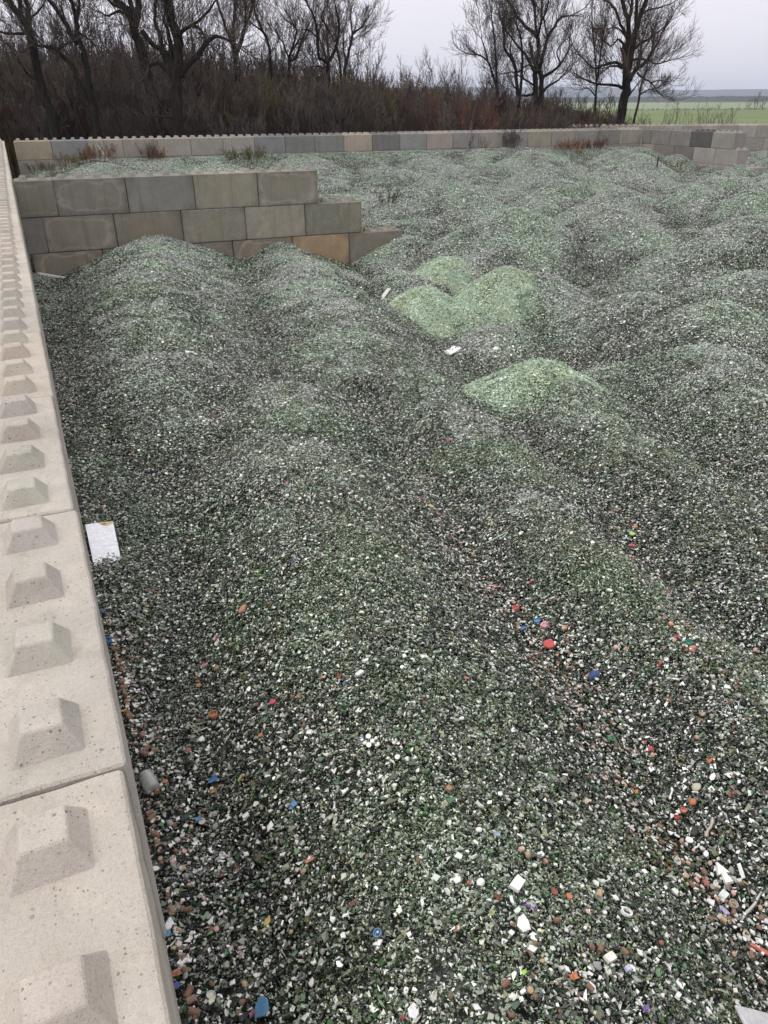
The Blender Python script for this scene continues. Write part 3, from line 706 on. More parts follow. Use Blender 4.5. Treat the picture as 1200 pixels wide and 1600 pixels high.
black = plain((0.022, 0.022, 0.023), .5); tan2 = plain((0.42, 0.30, 0.19), .7); redm = plain((0.45, 0.05, 0.035), .4); orm = plain((0.45, 0.16, 0.06), .45); blu = plain((0.04, 0.13, 0.34), .4); pnk = plain((0.60, 0.36, 0.32), .6)
items = []; wts = []     # brown, pink and pale pieces come first: they are what rolls into the valleys
def var_(VF, mat, wgt): items.append(mesh_from('litter_piece', *VF, mat)); wts.append(wgt)
for i in range(5): var_(chip(i, .011, .0022), white, 1.9)
for i in range(2): var_(chip(20 + i, .013, .003), offw, 1.0)
gl_d = plain((.02, .045, .018), .12); gl_g = plain((.05, .15, .05), .12); gl_c = plain((.24, .26, .22), .12)
for i in range(3): var_(pebble(40 + i, .009), brown, .8)
var_(stubby(.0085, .024), brown, .5); var_(stubby(.008, .020), tan2, .4)
for i in range(2): var_(pebble(50 + i, .010), grey, 1.0)
for i in range(3): var_(pebble(60 + i, .011, 1.5, .5), black, 1.1)
var_(pebble(70, .010), tan2, .6); var_(pebble(71, .009), pnk, .5)
var_(disc(.013, .011), white, .25); var_(disc(.014, .012), redm, .02); var_(disc(.010, .004, hollow=False), orm, .03); var_(chip(90, .008, .002), redm, .05)
var_(chip(91, .008, .002), orm, .05); var_(chip(92, .012, .0015), blu, .05); var_(disc(.014, .006), offw, .3)
BROWNISH = {0, 1, 2, 5, 6, 7, 8, 9, 10, 11, 17, 18}
for i in range(4): var_(chip(100 + i, .013, .0014, .5, 3 + i % 2), gl_d, 1.3)
for i in range(3): var_(chip(110 + i, .012, .0014, .5, 3 + i % 2), gl_g, .9)
for i in range(4): var_(chip(120 + i, .013, .0014, .5, 3 + i % 2), gl_c, 1.4)
for i in range(3): var_(chip(130 + i, .015, .0016, .5, 3 + i % 2), white, .8)
wts = np.array(wts) / sum(wts)
litsrc = source_collection('litter_piece', items)
n = 60000
lx = np.concatenate([0.03 + np.abs(rg.normal(0, .11, 1500)), rg.uniform(0.03, 9, n)]); ly = np.concatenate([rg.uniform(-1.6, 9, 1500), rg.uniform(-2, 12, n)])
lz, lv = terrain(lx, ly, True)
pr = 0.15 + 0.75 * lv ** 1.5 * (vnoise(lx, ly, 1.3, 9) + .75) ; pr[:1500] = .8
pr *= np.interp(ly, [4, 12], [1, .5])
keep = rg.random(len(lx)) < pr
lx, ly, lz, lv = lx[keep], ly[keep], lz[keep], lv[keep]
n = len(lx); s1 = rg.uniform(.6, 1.25, n); eul = surface_euler(lx, ly, rg.uniform(0, 6.283, n)); eul[:, :2] += rg.normal(0, .28, (n, 2))
VALLEYS = [([(4.13, 7.52), (3.3, 5.5), (2.76, 4.21), (2.47, 3.26), (2.26, 2.48), (2.12, 1.87), (2.08, 1.49), (2.07, 1.19), (2.05, 0.87), (1.99, 0.6), (1.91, 0.41)], 620), ([(1.91, 0.43), (1.8, 0.11), (1.76, -0.18), (1.78, -0.38), (1.79, -0.59), (1.8, -0.77)], 330), ([(5.37, 4.93), (4.03, 2.79), (3.33, 1.7), (2.7, 0.78), (2.5, 0.4), (2.44, 0.14), (2.42, -0.12)], 300), ([(3.24, 10.39), (1.98, 6.97), (1.31, 5.15), (1.12, 4.52)], 90), ([(6.05, 9.42), (5.4, 7.43), (3.84, 4.64)], 60), ([(1.02, -0.63), (1.0, -0.71), (1.02, -0.8)], 60), ([(0.0, 1.96), (0.03, 1.51), (0.03, 1.25), (0.05, 0.96), (0.01, 0.56), (0.01, 0.24), (0.01, 0.04), (-0.0, -0.15)], 260), ([(0.21, 15.37), (0.09, 8.75), (0.08, 5.82), (0.05, 4.19), (0.01, 2.48)], 200)]
vx = []; vy = []
for pts, cnt in VALLEYS:
    for q in range(cnt):
        i = rg.integers(0, len(pts) - 1); t = rg.random(); wd = .05 + .10 * rg.random()
        vx.append(pts[i][0] * (1 - t) + pts[i + 1][0] * t + rg.normal(0, wd)); vy.append(pts[i][1] * (1 - t) + pts[i + 1][1] * t + rg.normal(0, wd))
vx = np.maximum(.03, np.array(vx)); vy = np.array(vy); nv_ = len(vx)
ve = surface_euler(vx, vy, rg.uniform(0, 6.283, nv_)); ve[:, :2] += rg.normal(0, .3, (nv_, 2))
wv = np.array([3.0 if i in BROWNISH else .35 for i in range(len(items))]) * wts ** .5; wv /= wv.sum()
lo = scatter('mixed_litter', np.concatenate([np.stack([lx, ly, lz + .016], -1), np.stack([vx, vy, terrain(vx, vy) + .024], -1)]), np.concatenate([eul, ve]),
             np.concatenate([np.repeat(s1[:, None], 3, 1), np.repeat(rg.uniform(.5, 1.0, nv_)[:, None], 3, 1)]), np.concatenate([rg.choice(len(items), n, p=wts), rg.choice(len(items), nv_, p=wv)]), litsrc)
tag(lo, kind='stuff')

# ------------------------------------------------------------------ counted litter
LITTER = [
 ('jar_closure', 'jar lid', 'bright red round lid lying in the litter filled valley between two glass mounds', 'lid', 2.059, 0.843, 0.0328, (0.55, 0.03, 0.03), 0),
 ('jar_closure', 'jar lid', 'dusty pink round lid just above the bright red lid', 'lid', 2.125, 0.971, 0.0287, (0.62, 0.25, 0.28), 0),
 ('bottle_stopper', 'bottle cap', 'turquoise blue cap touching the dusty pink lid', 'cap', 2.114, 1.029, 0.0188, (0.1, 0.3, 0.58), 0),
 ('plastic_scrap', 'plastic', 'crumpled dark blue scrap left of the bright red and pink lids', 'film', 2.023, 1.023, 0.0255, (0.03, 0.15, 0.42), 0),
 ('bottle_stopper', 'bottle cap', 'open coral red cap up the valley from the pink lid', 'cap', 2.116, 1.23, 0.0215, (0.62, 0.12, 0.12), 0),
 ('plastic_scrap', 'plastic', 'tiny red scrap alone on the slope above the coral cap', 'film', 2.298, 1.364, 0.0167, (0.55, 0.03, 0.03), 0),
 ('paper_scrap', 'paper', 'crumpled pink and white scrap in the valley of brown pebbles', 'film', 2.133, 1.481, 0.0244, (0.62, 0.25, 0.28), 0),
 ('plastic_scrap', 'plastic', 'square yellow scrap in the upper part of the pebble valley', 'tile', 2.227, 2.483, 0.0267, (0.65, 0.48, 0.08), 0.3),
 ('plastic_scrap', 'plastic', 'dark red scrap just above the square yellow one', 'film', 2.234, 2.624, 0.025, (0.25, 0.04, 0.03), 0),
 ('bottle_stopper', 'bottle cap', 'small orange cap right of the dusty pink lid', 'lid', 2.175, 0.876, 0.0149, (0.6, 0.16, 0.03), 0),
 ('plastic_scrap', 'plastic', 'small pink scrap alone on the slope right of the pebble valley', 'film', 2.686, 1.108, 0.0162, (0.62, 0.25, 0.28), 0),
 ('bottle_stopper', 'bottle cap', 'orange cap topmost in the small colourful group on the right', 'lid', 3.417, 1.766, 0.0196, (0.6, 0.16, 0.03), 0),
 ('bottle_stopper', 'bottle cap', 'lime green cap in the small colourful group on the right', 'lid', 3.338, 1.697, 0.0215, (0.3, 0.62, 0.05), 0),
 ('bottle_stopper', 'bottle cap', 'red cap lowest in the small colourful group on the right', 'lid', 3.236, 1.578, 0.0188, (0.55, 0.03, 0.03), 0),
 ('plastic_scrap', 'plastic', 'pale blue scrap left of the lime green cap', 'film', 3.265, 1.674, 0.0276, (0.35, 0.52, 0.58), 0),
 ('plastic_scrap', 'plastic', 'long navy blue scrap below the bright red lid', 'film', 2.104, 0.546, 0.0371, (0.02, 0.05, 0.16), 0),
 ('jar_closure', 'jar lid', 'coral orange lid in the second valley on the right', 'lid', 2.505, 0.352, 0.0226, (0.6, 0.17, 0.1), 0),
 ('bottle_stopper', 'bottle cap', 'emerald green cap touching the coral orange lid', 'cap', 2.513, 0.39, 0.0167, (0.03, 0.3, 0.2), 0),
 ('bottle_stopper', 'bottle cap', 'orange cap above the emerald cap in the second valley', 'lid', 2.551, 0.549, 0.0142, (0.6, 0.16, 0.03), 0),
 ('plastic_scrap', 'plastic', 'yellow green scrap next to the orange cap of the second valley', 'film', 2.564, 0.515, 0.0236, (0.42, 0.5, 0.1), 0),
 ('plastic_scrap', 'plastic', 'red scrap above the emerald green cap', 'film', 2.503, 0.459, 0.0154, (0.55, 0.03, 0.03), 0),
 ('plastic_scrap', 'plastic', 'small red star like scrap on the crest left of the coral orange lid', 'film', 2.352, 0.39, 0.0151, (0.55, 0.03, 0.03), 0),
 ('plastic_scrap', 'plastic', 'navy scrap right of the coral orange lid', 'film', 2.52, 0.275, 0.0178, (0.04, 0.05, 0.2), 0),
 ('brick_piece', 'rubble', 'red piece on the dark slope below the second valley', 'pebble', 2.041, 0.073, 0.0152, (0.55, 0.03, 0.03), 0),
 ('plastic_scrap', 'plastic', 'orange scrap beside a black piece on the right', 'film', 2.168, -0.12, 0.0184, (0.6, 0.16, 0.03), 0),
 ('tile_piece', 'tile', 'grey white tile piece cut by the right picture edge', 'tile', 2.495, -0.067, 0.0298, (0.5, 0.49, 0.47), 0.4),
 ('glass_shard', 'glass', 'flat bottle green shard in the valley below the navy scrap', 'shard', 1.907, 0.175, 0.0208, (0.04, 0.22, 0.09), 0.2),
 ('glass_shard', 'glass', 'smaller bottle green shard touching the flat one', 'shard', 1.92, 0.173, 0.0181, (0.05, 0.2, 0.1), 0.9),
 ('plastic_straw', 'straw', 'pale green bent straw on the slope right of the pebble valley', 'wire', 2.377, 1.871, 0.0733, (0.55, 0.7, 0.66), 0),
 ('plaster_block', 'block', 'white oblong lump lying between the green heaps', 'tile', 5.965, 8.935, 0.1613, (0.74, 0.73, 0.7), 0.15),
 ('plaster_lump', 'lump', 'round white lump right of the white oblong one', 'pebble', 6.486, 8.419, 0.061, (0.74, 0.73, 0.7), 0),
 ('board', 'board', 'pale splintered board left of the brightest green heap', 'board', 6.589, 13.022, 0.2539, (0.55, 0.54, 0.5), 0.5),
 ('plastic_bag', 'bag', 'small whitish plastic bag on the upper left mound', 'film', 1.617, 7.717, 0.0951, (0.62, 0.64, 0.66), 0),
 ('plastic_scrap', 'plastic', 'red scrap high on the left mound', 'film', 1.471, 8.241, 0.0369, (0.55, 0.03, 0.03), 0),
 ('plastic_scrap', 'plastic', 'salmon scrap left of the whitish bag', 'film', 0.988, 6.968, 0.0429, (0.6, 0.35, 0.28), 0),
 ('plastic_scrap', 'plastic', 'yellow green scrap under the whitish bag', 'film', 1.277, 6.648, 0.0316, (0.55, 0.62, 0.1), 0),
 ('plastic_scrap', 'plastic', 'bright red scrap in the fold between the left mound and the middle one', 'film', 1.307, 5.106, 0.036, (0.55, 0.03, 0.03), 0),
 ('brick_piece', 'rubble', 'orange red piece below the bright red scrap of the left fold', 'pebble', 1.224, 4.022, 0.0234, (0.5, 0.12, 0.06), 0),
 ('plastic_scrap', 'plastic', 'tiny red scrap near the left wall level with the middle mound top', 'film', 0.485, 4.577, 0.0188, (0.55, 0.03, 0.03), 0),
 ('plastic_scrap', 'plastic', 'navy scrap close to the left wall high up', 'film', 0.253, 6.059, 0.038, (0.05, 0.08, 0.28), 0),
 ('plastic_scrap', 'plastic', 'rusty scrap touching the navy one close to the left wall', 'film', 0.196, 6.101, 0.0318, (0.4, 0.12, 0.08), 0),
 ('plastic_scrap', 'plastic', 'tiny lime scrap near the left wall', 'film', 0.327, 5.226, 0.0232, (0.3, 0.62, 0.05), 0),
 ('plastic_scrap', 'plastic', 'small vermilion scrap on top of the middle mound', 'film', 1.317, 2.867, 0.0196, (0.6, 0.1, 0.05), 0),
 ('plastic_scrap', 'plastic', 'small red scrap beside the upper pebble valley', 'film', 2.997, 3.646, 0.0221, (0.55, 0.03, 0.03), 0),
 ('plastic_scrap', 'plastic', 'coral scrap on the crest of the middle mound', 'film', 1.277, 1.054, 0.0185, (0.6, 0.13, 0.08), 0),
 ('plastic_scrap', 'plastic', 'blue scrap on the left slope of the middle mound', 'film', 1.045, 1.873, 0.0198, (0.03, 0.15, 0.42), 0),
 ('plastic_scrap', 'plastic', 'yellow scrap near the top of the middle mound', 'film', 1.263, 2.4, 0.0201, (0.65, 0.48, 0.08), 0),
 ('wood_piece', 'wood', 'orange brown piece of wood on the left slope', 'tile', 0.685, 1.66, 0.0288, (0.45, 0.22, 0.11), 1.0),
 ('plastic_scrap', 'plastic', 'dark red scrap left of the orange brown wood piece', 'film', 0.519, 1.588, 0.0166, (0.55, 0.03, 0.03), 0),
 ('bottle_stopper', 'bottle cap', 'cobalt blue cap against the foot of the left wall', 'cap', 0.004, 1.821, 0.0233, (0.03, 0.15, 0.42), 0),
 ('plastic_scrap', 'plastic', 'navy scrap wedged at the wall foot below the white paper', 'film', 0.0, 2.096, 0.0246, (0.05, 0.07, 0.2), 0),
 ('ceramic_shard', 'ceramic', 'white oval shard among the brown corks at the wall foot', 'shard', 0.05, 1.435, 0.0322, (0.74, 0.73, 0.7), 0.2),
 ('rubber_piece', 'rubber', 'black oblong rubber piece standing out from the glass near the wall', 'slat', 0.17, 1.363, 0.0368, (0.02, 0.02, 0.022), 1.45),
 ('bottle_stopper', 'bottle cap', 'golden brown crown cap right of the black oblong piece', 'lid', 0.364, 1.318, 0.014, (0.42, 0.17, 0.02), 0),
 ('bottle_stopper', 'bottle cap', 'ochre crown cap above the golden brown one', 'lid', 0.471, 1.373, 0.0126, (0.45, 0.26, 0.08), 0),
 ('plastic_scrap', 'plastic', 'salmon red scrap left of the ochre crown cap', 'film', 0.424, 1.447, 0.0176, (0.6, 0.12, 0.1), 0),
 ('jar_closure', 'jar lid', 'copper coloured lid on the left slope near the bent twig', 'cap', 0.38, 1.05, 0.0219, (0.5, 0.2, 0.07), 0),
 ('twig', 'stick', 'pale bent twig lying on the left slope', 'wire', 0.272, 0.998, 0.057, (0.45, 0.44, 0.24), 2.0),
 ('paper_scrap', 'paper', 'bright orange scrap among the corks at the wall foot', 'film', 0.012, 1.225, 0.0175, (0.7, 0.3, 0.03), 0),
 ('bottle_stopper', 'bottle cap', 'crimson cap on the left side of the middle slope', 'lid', 0.62, 0.895, 0.017, (0.5, 0.02, 0.05), 0),
 ('bottle_stopper', 'bottle cap', 'orange crown cap lower left of the crimson cap', 'lid', 0.519, 0.745, 0.0122, (0.6, 0.16, 0.03), 0),
 ('brick_piece', 'rubble', 'reddish brown piece under the pale bent twig', 'pebble', 0.232, 0.902, 0.0166, (0.32, 0.1, 0.05), 0),
 ('plastic_scrap', 'plastic', 'crumpled royal blue wrapper near the left wall', 'film', 0.29, 0.683, 0.0224, (0.03, 0.15, 0.42), 0),
 ('plastic_scrap', 'plastic', 'orange wrapper scrap under the royal blue one', 'film', 0.278, 0.622, 0.0156, (0.5, 0.22, 0.03), 0),
 ('plastic_strip', 'plastic', 'lime green strip right of the royal blue wrapper', 'slat', 0.388, 0.601, 0.0156, (0.3, 0.62, 0.05), 0.5),
 ('plastic_scrap', 'plastic', 'sky blue torn film in the lower left part of the glass', 'film', 0.522, 0.322, 0.0217, (0.1, 0.3, 0.58), 0),
 ('plastic_scrap', 'plastic', 'teal scrap below the royal blue wrapper', 'film', 0.198, 0.523, 0.015, (0.04, 0.22, 0.42), 0),
 ('ceramic_shard', 'ceramic', 'white pointed shard below the sky blue film', 'shard', 0.428, 0.304, 0.0227, (0.74, 0.73, 0.7), 0.9),
 ('ceramic_shard', 'ceramic', 'small white square shard left of the sky blue film', 'tile', 0.362, 0.419, 0.0136, (0.74, 0.73, 0.7), 0.1),
 ('plastic_scrap', 'plastic', 'yellow and black printed scrap at the lower left', 'shard', 0.31, -0.048, 0.0159, (0.65, 0.48, 0.08), 0.5),
 ('bottle_stopper', 'bottle cap', 'round light blue screw cap near the bottom', 'cap', 0.584, -0.34, 0.0145, (0.1, 0.3, 0.58), 0),
 ('ceramic_shard', 'ceramic', 'white shard directly under the light blue screw cap', 'shard', 0.575, -0.364, 0.0173, (0.74, 0.73, 0.7), -0.1),
 ('ceramic_shard', 'ceramic', 'white square shard close to the wall near the bottom', 'tile', 0.028, -0.05, 0.0153, (0.74, 0.73, 0.7), 0.6),
 ('plastic_scrap', 'plastic', 'large pointed steel blue piece at the bottom edge', 'shard', 0.221, -0.314, 0.0362, (0.05, 0.22, 0.42), 1.5),
 ('ceramic_shard', 'ceramic', 'cream coloured shard at the bottom left', 'shard', 0.087, -0.209, 0.0156, (0.62, 0.6, 0.48), 0.4),
 ('plastic_scrap', 'plastic', 'dark magenta scrap left of the steel blue piece', 'film', 0.19, -0.309, 0.0114, (0.35, 0.05, 0.12), 0),
 ('bottle_stopper', 'bottle cap', 'black ring cap with a white inside at the wall foot', 'ring', 0.005, 0.343, 0.0232, (0.02, 0.02, 0.022), 0),
 ('bottle_stopper', 'bottle cap', 'hollow black cap above the black and white one', 'cap', 0.037, 0.416, 0.0226, (0.02, 0.02, 0.022), 0),
 ('plastic_scrap', 'plastic', 'turquoise foil scrap at the wall foot', 'film', 0.0, 0.07, 0.017, (0.03, 0.3, 0.55), 0),
 ('paper_scrap', 'paper', 'white torn paper strip above the turquoise foil', 'shard', 0.01, 0.103, 0.0236, (0.7, 0.71, 0.72), 1.1),
 ('bottle_stopper', 'bottle cap', 'ultramarine cap at the wall foot near the bottom', 'lid', -0.002, -0.121, 0.0129, (0.03, 0.05, 0.35), 0),
 ('plastic_scrap', 'plastic', 'rust orange wrapper at the wall foot above the ultramarine cap', 'film', 0.005, -0.077, 0.0172, (0.42, 0.14, 0.05), 0),
 ('plastic_scrap', 'plastic', 'small mustard piece under the turquoise foil', 'shard', 0.015, 0.015, 0.0104, (0.6, 0.48, 0.15), 0),
 ('tile_piece', 'tile', 'white rectangular tile piece in the lower middle', 'tile', 1.012, -0.426, 0.0266, (0.74, 0.73, 0.7), 0.5),
 ('ceramic_shard', 'ceramic', 'large white wedge shaped shard below the white rectangular tile piece', 'shard', 0.963, -0.533, 0.0283, (0.74, 0.73, 0.7), 1.0),
 ('ceramic_shard', 'ceramic', 'small white pointed shard left below the large wedge', 'shard', 0.916, -0.544, 0.014, (0.74, 0.73, 0.7), -0.4),
 ('ceramic_shard', 'ceramic', 'long white shard right below the large wedge', 'shard', 0.972, -0.577, 0.0186, (0.74, 0.73, 0.7), -0.8),
 ('ceramic_shard', 'ceramic', 'blunt white shard lowest of those below the large wedge', 'shard', 0.948, -0.605, 0.0147, (0.74, 0.73, 0.7), -0.3),
 ('plastic_pen', 'plastic', 'purple plastic rod between the white tile and the wedge', 'slat', 1.012, -0.493, 0.027, (0.2, 0.08, 0.32), -0.8),
 ('bottle_stopper', 'bottle cap', 'brown hollow stopper at the end of the purple rod', 'cap', 1.013, -0.523, 0.0105, (0.35, 0.25, 0.18), 0),
 ('bottle_stopper', 'bottle cap', 'orange crown cap right of the purple rod', 'lid', 1.158, -0.498, 0.0109, (0.6, 0.16, 0.03), 0),
 ('bottle_stopper', 'bottle cap', 'dark brick red cap right of the white rectangular tile piece', 'lid', 1.117, -0.476, 0.0119, (0.28, 0.06, 0.03), 0),
 ('glass_shard', 'glass', 'deep red glass lump left of the white rectangular tile piece', 'pebble', 0.935, -0.437, 0.0126, (0.3, 0.02, 0.02), 0),
 ('plaster_lump', 'lump', 'white lump left of the white rectangular tile piece', 'pebble', 0.911, -0.376, 0.0158, (0.74, 0.73, 0.7), 0),
 ('brick_piece', 'rubble', 'red bead like piece next to the white lump', 'pebble', 0.879, -0.361, 0.0079, (0.5, 0.08, 0.06), 0),
 ('ceramic_shard', 'ceramic', 'white shard leftmost in the row ending at the rectangular tile', 'shard', 0.853, -0.336, 0.0159, (0.74, 0.73, 0.7), 0.2),
 ('ceramic_shard', 'ceramic', 'narrow upright white piece beside a clear fragment', 'slat', 0.92, -0.186, 0.019, (0.74, 0.73, 0.7), 1.2),
 ('plaster_lump', 'lump', 'white lump beside the blue grey glass', 'pebble', 1.014, -0.195, 0.0128, (0.74, 0.73, 0.7), 0),
 ('glass_shard', 'glass', 'pale blue grey glass shard in the middle of the lower slope', 'shard', 1.058, -0.233, 0.0159, (0.35, 0.45, 0.58), 0.4),
 ('glass_shard', 'glass', 'amber glass lump in the middle of the lower slope', 'pebble', 1.014, 0.013, 0.0171, (0.4, 0.19, 0.08), 0),
 ('shell', 'shell', 'cream shell under the amber glass lump', 'shard', 0.978, -0.043, 0.0245, (0.55, 0.5, 0.4), 0.3),
 ('ceramic_shard', 'ceramic', 'white chip up left from the amber lump', 'shard', 0.948, 0.132, 0.0129, (0.74, 0.73, 0.7), 0.4),
 ('wood_piece', 'wood', 'pale tan cube shaped piece right of the blue grey glass', 'tile', 1.098, -0.32, 0.0104, (0.6, 0.46, 0.28), 0.2),
 ('ceramic_shard', 'ceramic', 'white chip right of the pale tan cube', 'tile', 1.15, -0.352, 0.0135, (0.74, 0.73, 0.7), 0.2),
 ('brick_piece', 'rubble', 'terracotta piece under the white chip right of the tan cube', 'pebble', 1.158, -0.371, 0.0124, (0.5, 0.25, 0.15), 0),
 ('ceramic_shard', 'ceramic', 'small white chip between the brick red and orange caps', 'shard', 1.15, -0.466, 0.011, (0.74, 0.73, 0.7), 1.2),
 ('plastic_scrap', 'plastic', 'lime green scrap near the bottom middle', 'film', 0.894, -0.649, 0.0099, (0.3, 0.62, 0.05), 0),
 ('plastic_scrap', 'plastic', 'bright orange crumpled scrap near the bottom right of middle', 'film', 1.018, -0.707, 0.0153, (0.6, 0.16, 0.03), 0),
 ('ceramic_shard', 'ceramic', 'white triangular chip above the orange crumpled scrap', 'shard', 1.012, -0.683, 0.0127, (0.74, 0.73, 0.7), -1.2),
 ('ceramic_shard', 'ceramic', 'pale pointed shard at the bottom edge in the middle', 'shard', 0.584, -0.588, 0.022, (0.7, 0.7, 0.68), 1.2),
 ('plastic_scrap', 'plastic', 'red lump left of the pale pointed shard at the bottom edge', 'pebble', 0.551, -0.584, 0.0088, (0.45, 0.04, 0.06), 0),
 ('plastic_scrap', 'plastic', 'orange and white scrap on the lower middle slope', 'film', 0.781, -0.462, 0.0132, (0.5, 0.22, 0.12), 0),
 ('ceramic_shard', 'ceramic', 'white chip left of the orange and white scrap', 'shard', 0.66, -0.399, 0.0114, (0.74, 0.73, 0.7), 0.8),
 ('ceramic_shard', 'ceramic', 'white chip above the pale pointed shard of the bottom edge', 'shard', 0.585, -0.529, 0.0126, (0.74, 0.73, 0.7), 1.2),
 ('ceramic_shard', 'ceramic', 'white square chip under the lime scrap', 'tile', 0.859, -0.692, 0.0079, (0.74, 0.73, 0.7), 0.1),
 ('bone', 'bone', 'tan bone like stick in the litter on the right', 'bone', 1.978, -0.329, 0.0395, (0.5, 0.42, 0.33), 0.45),
 ('bone', 'bone', 'short white bone below the tan one', 'bone', 1.878, -0.366, 0.0242, (0.68, 0.66, 0.62), 0.3),
 ('ceramic_shard', 'ceramic', 'white chip below the short white bone', 'shard', 1.893, -0.401, 0.0144, (0.74, 0.73, 0.7), 0.9),
 ('ceramic_shard', 'ceramic', 'white shard left above the short bone', 'shard', 1.875, -0.332, 0.0195, (0.7, 0.72, 0.7), 0.1),
 ('ceramic_shard', 'ceramic', 'white arrow shaped moulded piece on the right', 'arrow', 1.888, -0.486, 0.0422, (0.74, 0.73, 0.7), 1.4),
 ('plastic_tube', 'tube', 'pale short tube right of the arrow shaped piece', 'slat', 1.948, -0.512, 0.0304, (0.6, 0.6, 0.57), 1.1),
 ('brick_piece', 'rubble', 'brick red wedge left below the arrow shaped piece', 'shard', 1.789, -0.503, 0.0195, (0.45, 0.13, 0.08), 0.7),
 ('ceramic_shard', 'ceramic', 'white shard with a green edge below the arrow shaped piece', 'tile', 1.819, -0.556, 0.0204, (0.66, 0.7, 0.68), 0.3),
 ('ceramic_shard', 'ceramic', 'jagged white shard left of the tan ring', 'shard', 1.733, -0.57, 0.0233, (0.74, 0.73, 0.7), -0.2),
 ('stick', 'stick', 'long grey stick at the right edge', 'stick', 1.887, -0.623, 0.0698, (0.46, 0.44, 0.41), 0.28),
 ('bottle_stopper', 'bottle cap', 'tan ring at the tip of the long grey stick', 'cap', 1.826, -0.593, 0.0169, (0.5, 0.42, 0.3), 0),
 ('plastic_scrap', 'plastic', 'lilac triangular scrap left of the long grey stick', 'shard', 1.765, -0.607, 0.0199, (0.48, 0.38, 0.62), -0.8),
 ('shell', 'shell', 'pale shell under the lilac scrap', 'shard', 1.727, -0.631, 0.0261, (0.55, 0.53, 0.45), 0.1),
 ('plastic_strip', 'plastic', 'orange red strip at the right edge below the long stick', 'slat', 1.788, -0.75, 0.0384, (0.6, 0.13, 0.05), -0.8),
 ('bottle_stopper', 'bottle cap', 'ochre cap left above the orange red strip', 'lid', 1.786, -0.687, 0.0109, (0.5, 0.27, 0.08), 0),
 ('ceramic_shard', 'ceramic', 'white chip right above the orange red strip', 'shard', 1.814, -0.723, 0.0151, (0.74, 0.73, 0.7), -0.5),
 ('bottle_ring', 'ring', 'white oval plastic ring standing in the dark glass', 'ring', 1.318, -0.584, 0.021, (0.7, 0.7, 0.67), 0),
 ('tile_piece', 'tile', 'cream square piece with a raised centre on the lower right', 'tile', 1.159, -0.695, 0.0186, (0.7, 0.68, 0.6), 0.1),
 ('ceramic_shard', 'ceramic', 'bluish grey square chip right below the cream square', 'tile', 1.192, -0.735, 0.0111, (0.45, 0.48, 0.58), 0.2),
 ('ceramic_shard', 'ceramic', 'cracked white piece between the ring and the stick', 'shard', 1.408, -0.677, 0.0148, (0.62, 0.64, 0.62), 0.0),
 ('brick_piece', 'rubble', 'dull red piece under the cracked white piece', 'pebble', 1.369, -0.69, 0.0108, (0.35, 0.1, 0.08), 0),
 ('plaster_lump', 'lump', 'small white lump left of the white oval ring', 'pebble', 1.244, -0.568, 0.0089, (0.74, 0.73, 0.7), 0),
 ('shell', 'shell', 'ribbed pale shell at the lower right', 'shard', 1.519, -0.834, 0.0145, (0.66, 0.66, 0.6), 0.6),
 ('ceramic_shard', 'ceramic', 'white shard at the lower right edge', 'shard', 1.677, -0.832, 0.0152, (0.74, 0.73, 0.7), -0.9),
 ('ceramic_shard', 'ceramic', 'white chip above the grey board corner', 'tile', 1.294, -0.837, 0.0101, (0.74, 0.73, 0.7), 0.3),
 ('plastic_scrap', 'plastic', 'purple scrap left of the grey board at the bottom edge', 'film', 1.169, -0.841, 0.0133, (0.2, 0.08, 0.32), 0),
 ('ceramic_shard', 'ceramic', 'white chip in the brown litter at the bottom right', 'shard', 1.051, -0.749, 0.0152, (0.74, 0.73, 0.7), 1.3),
 ('plastic_scrap', 'plastic', 'dark red scrap beside a brown stick on the right', 'film', 2.124, -0.276, 0.0164, (0.4, 0.02, 0.04), 0),
 ('wood_piece', 'wood', 'brown upright stick next to the dark red scrap', 'slat', 2.145, -0.277, 0.0278, (0.2, 0.15, 0.12), 1.5),
 ('brick_piece', 'rubble', 'larger orange lump in the litter above the tan bone', 'pebble', 2.007, -0.21, 0.0179, (0.6, 0.16, 0.03), 0),
 ('bottle_stopper', 'bottle cap', 'small orange red cap lower left of the larger orange lump', 'cap', 1.954, -0.219, 0.0127, (0.62, 0.18, 0.08), 0),
 ('bottle_stopper', 'bottle cap', 'dark red cap lower left of the small orange red cap', 'cap', 1.907, -0.231, 0.0113, (0.5, 0.06, 0.03), 0),
 ('stone', 'stone', 'yellowish stone at the top of the right litter patch', 'pebble', 2.056, -0.172, 0.022, (0.5, 0.47, 0.32), 0),
 ('bone', 'bone', 'white bone left of the larger orange lump', 'bone', 1.967, -0.136, 0.0286, (0.7, 0.69, 0.66), 0.7),
 ('plastic_scrap', 'plastic', 'orange wrapper in the pebble valley on the right', 'film', 1.817, -0.092, 0.0167, (0.62, 0.25, 0.03), 0),
 ('stone', 'stone', 'pale round stone under the orange wrapper', 'pebble', 1.725, -0.186, 0.0135, (0.58, 0.52, 0.38), 0),
 ('ceramic_shard', 'ceramic', 'pinkish narrow piece at the upper end of the right litter', 'slat', 1.784, -0.009, 0.0234, (0.62, 0.5, 0.47), -1.0),
 ('ceramic_shard', 'ceramic', 'peach chip alone on the green slope left of the right litter', 'tile', 1.518, -0.14, 0.0132, (0.6, 0.45, 0.3), 0.4),
 ('ceramic_shard', 'ceramic', 'white chip near the yellowish stone', 'shard', 2.125, -0.182, 0.0168, (0.74, 0.73, 0.7), 0.4),
 ('ceramic_shard', 'ceramic', 'white shard right of the cluster of round white pieces', 'shard', 0.934, 0.301, 0.0208, (0.74, 0.73, 0.7), 1.2),
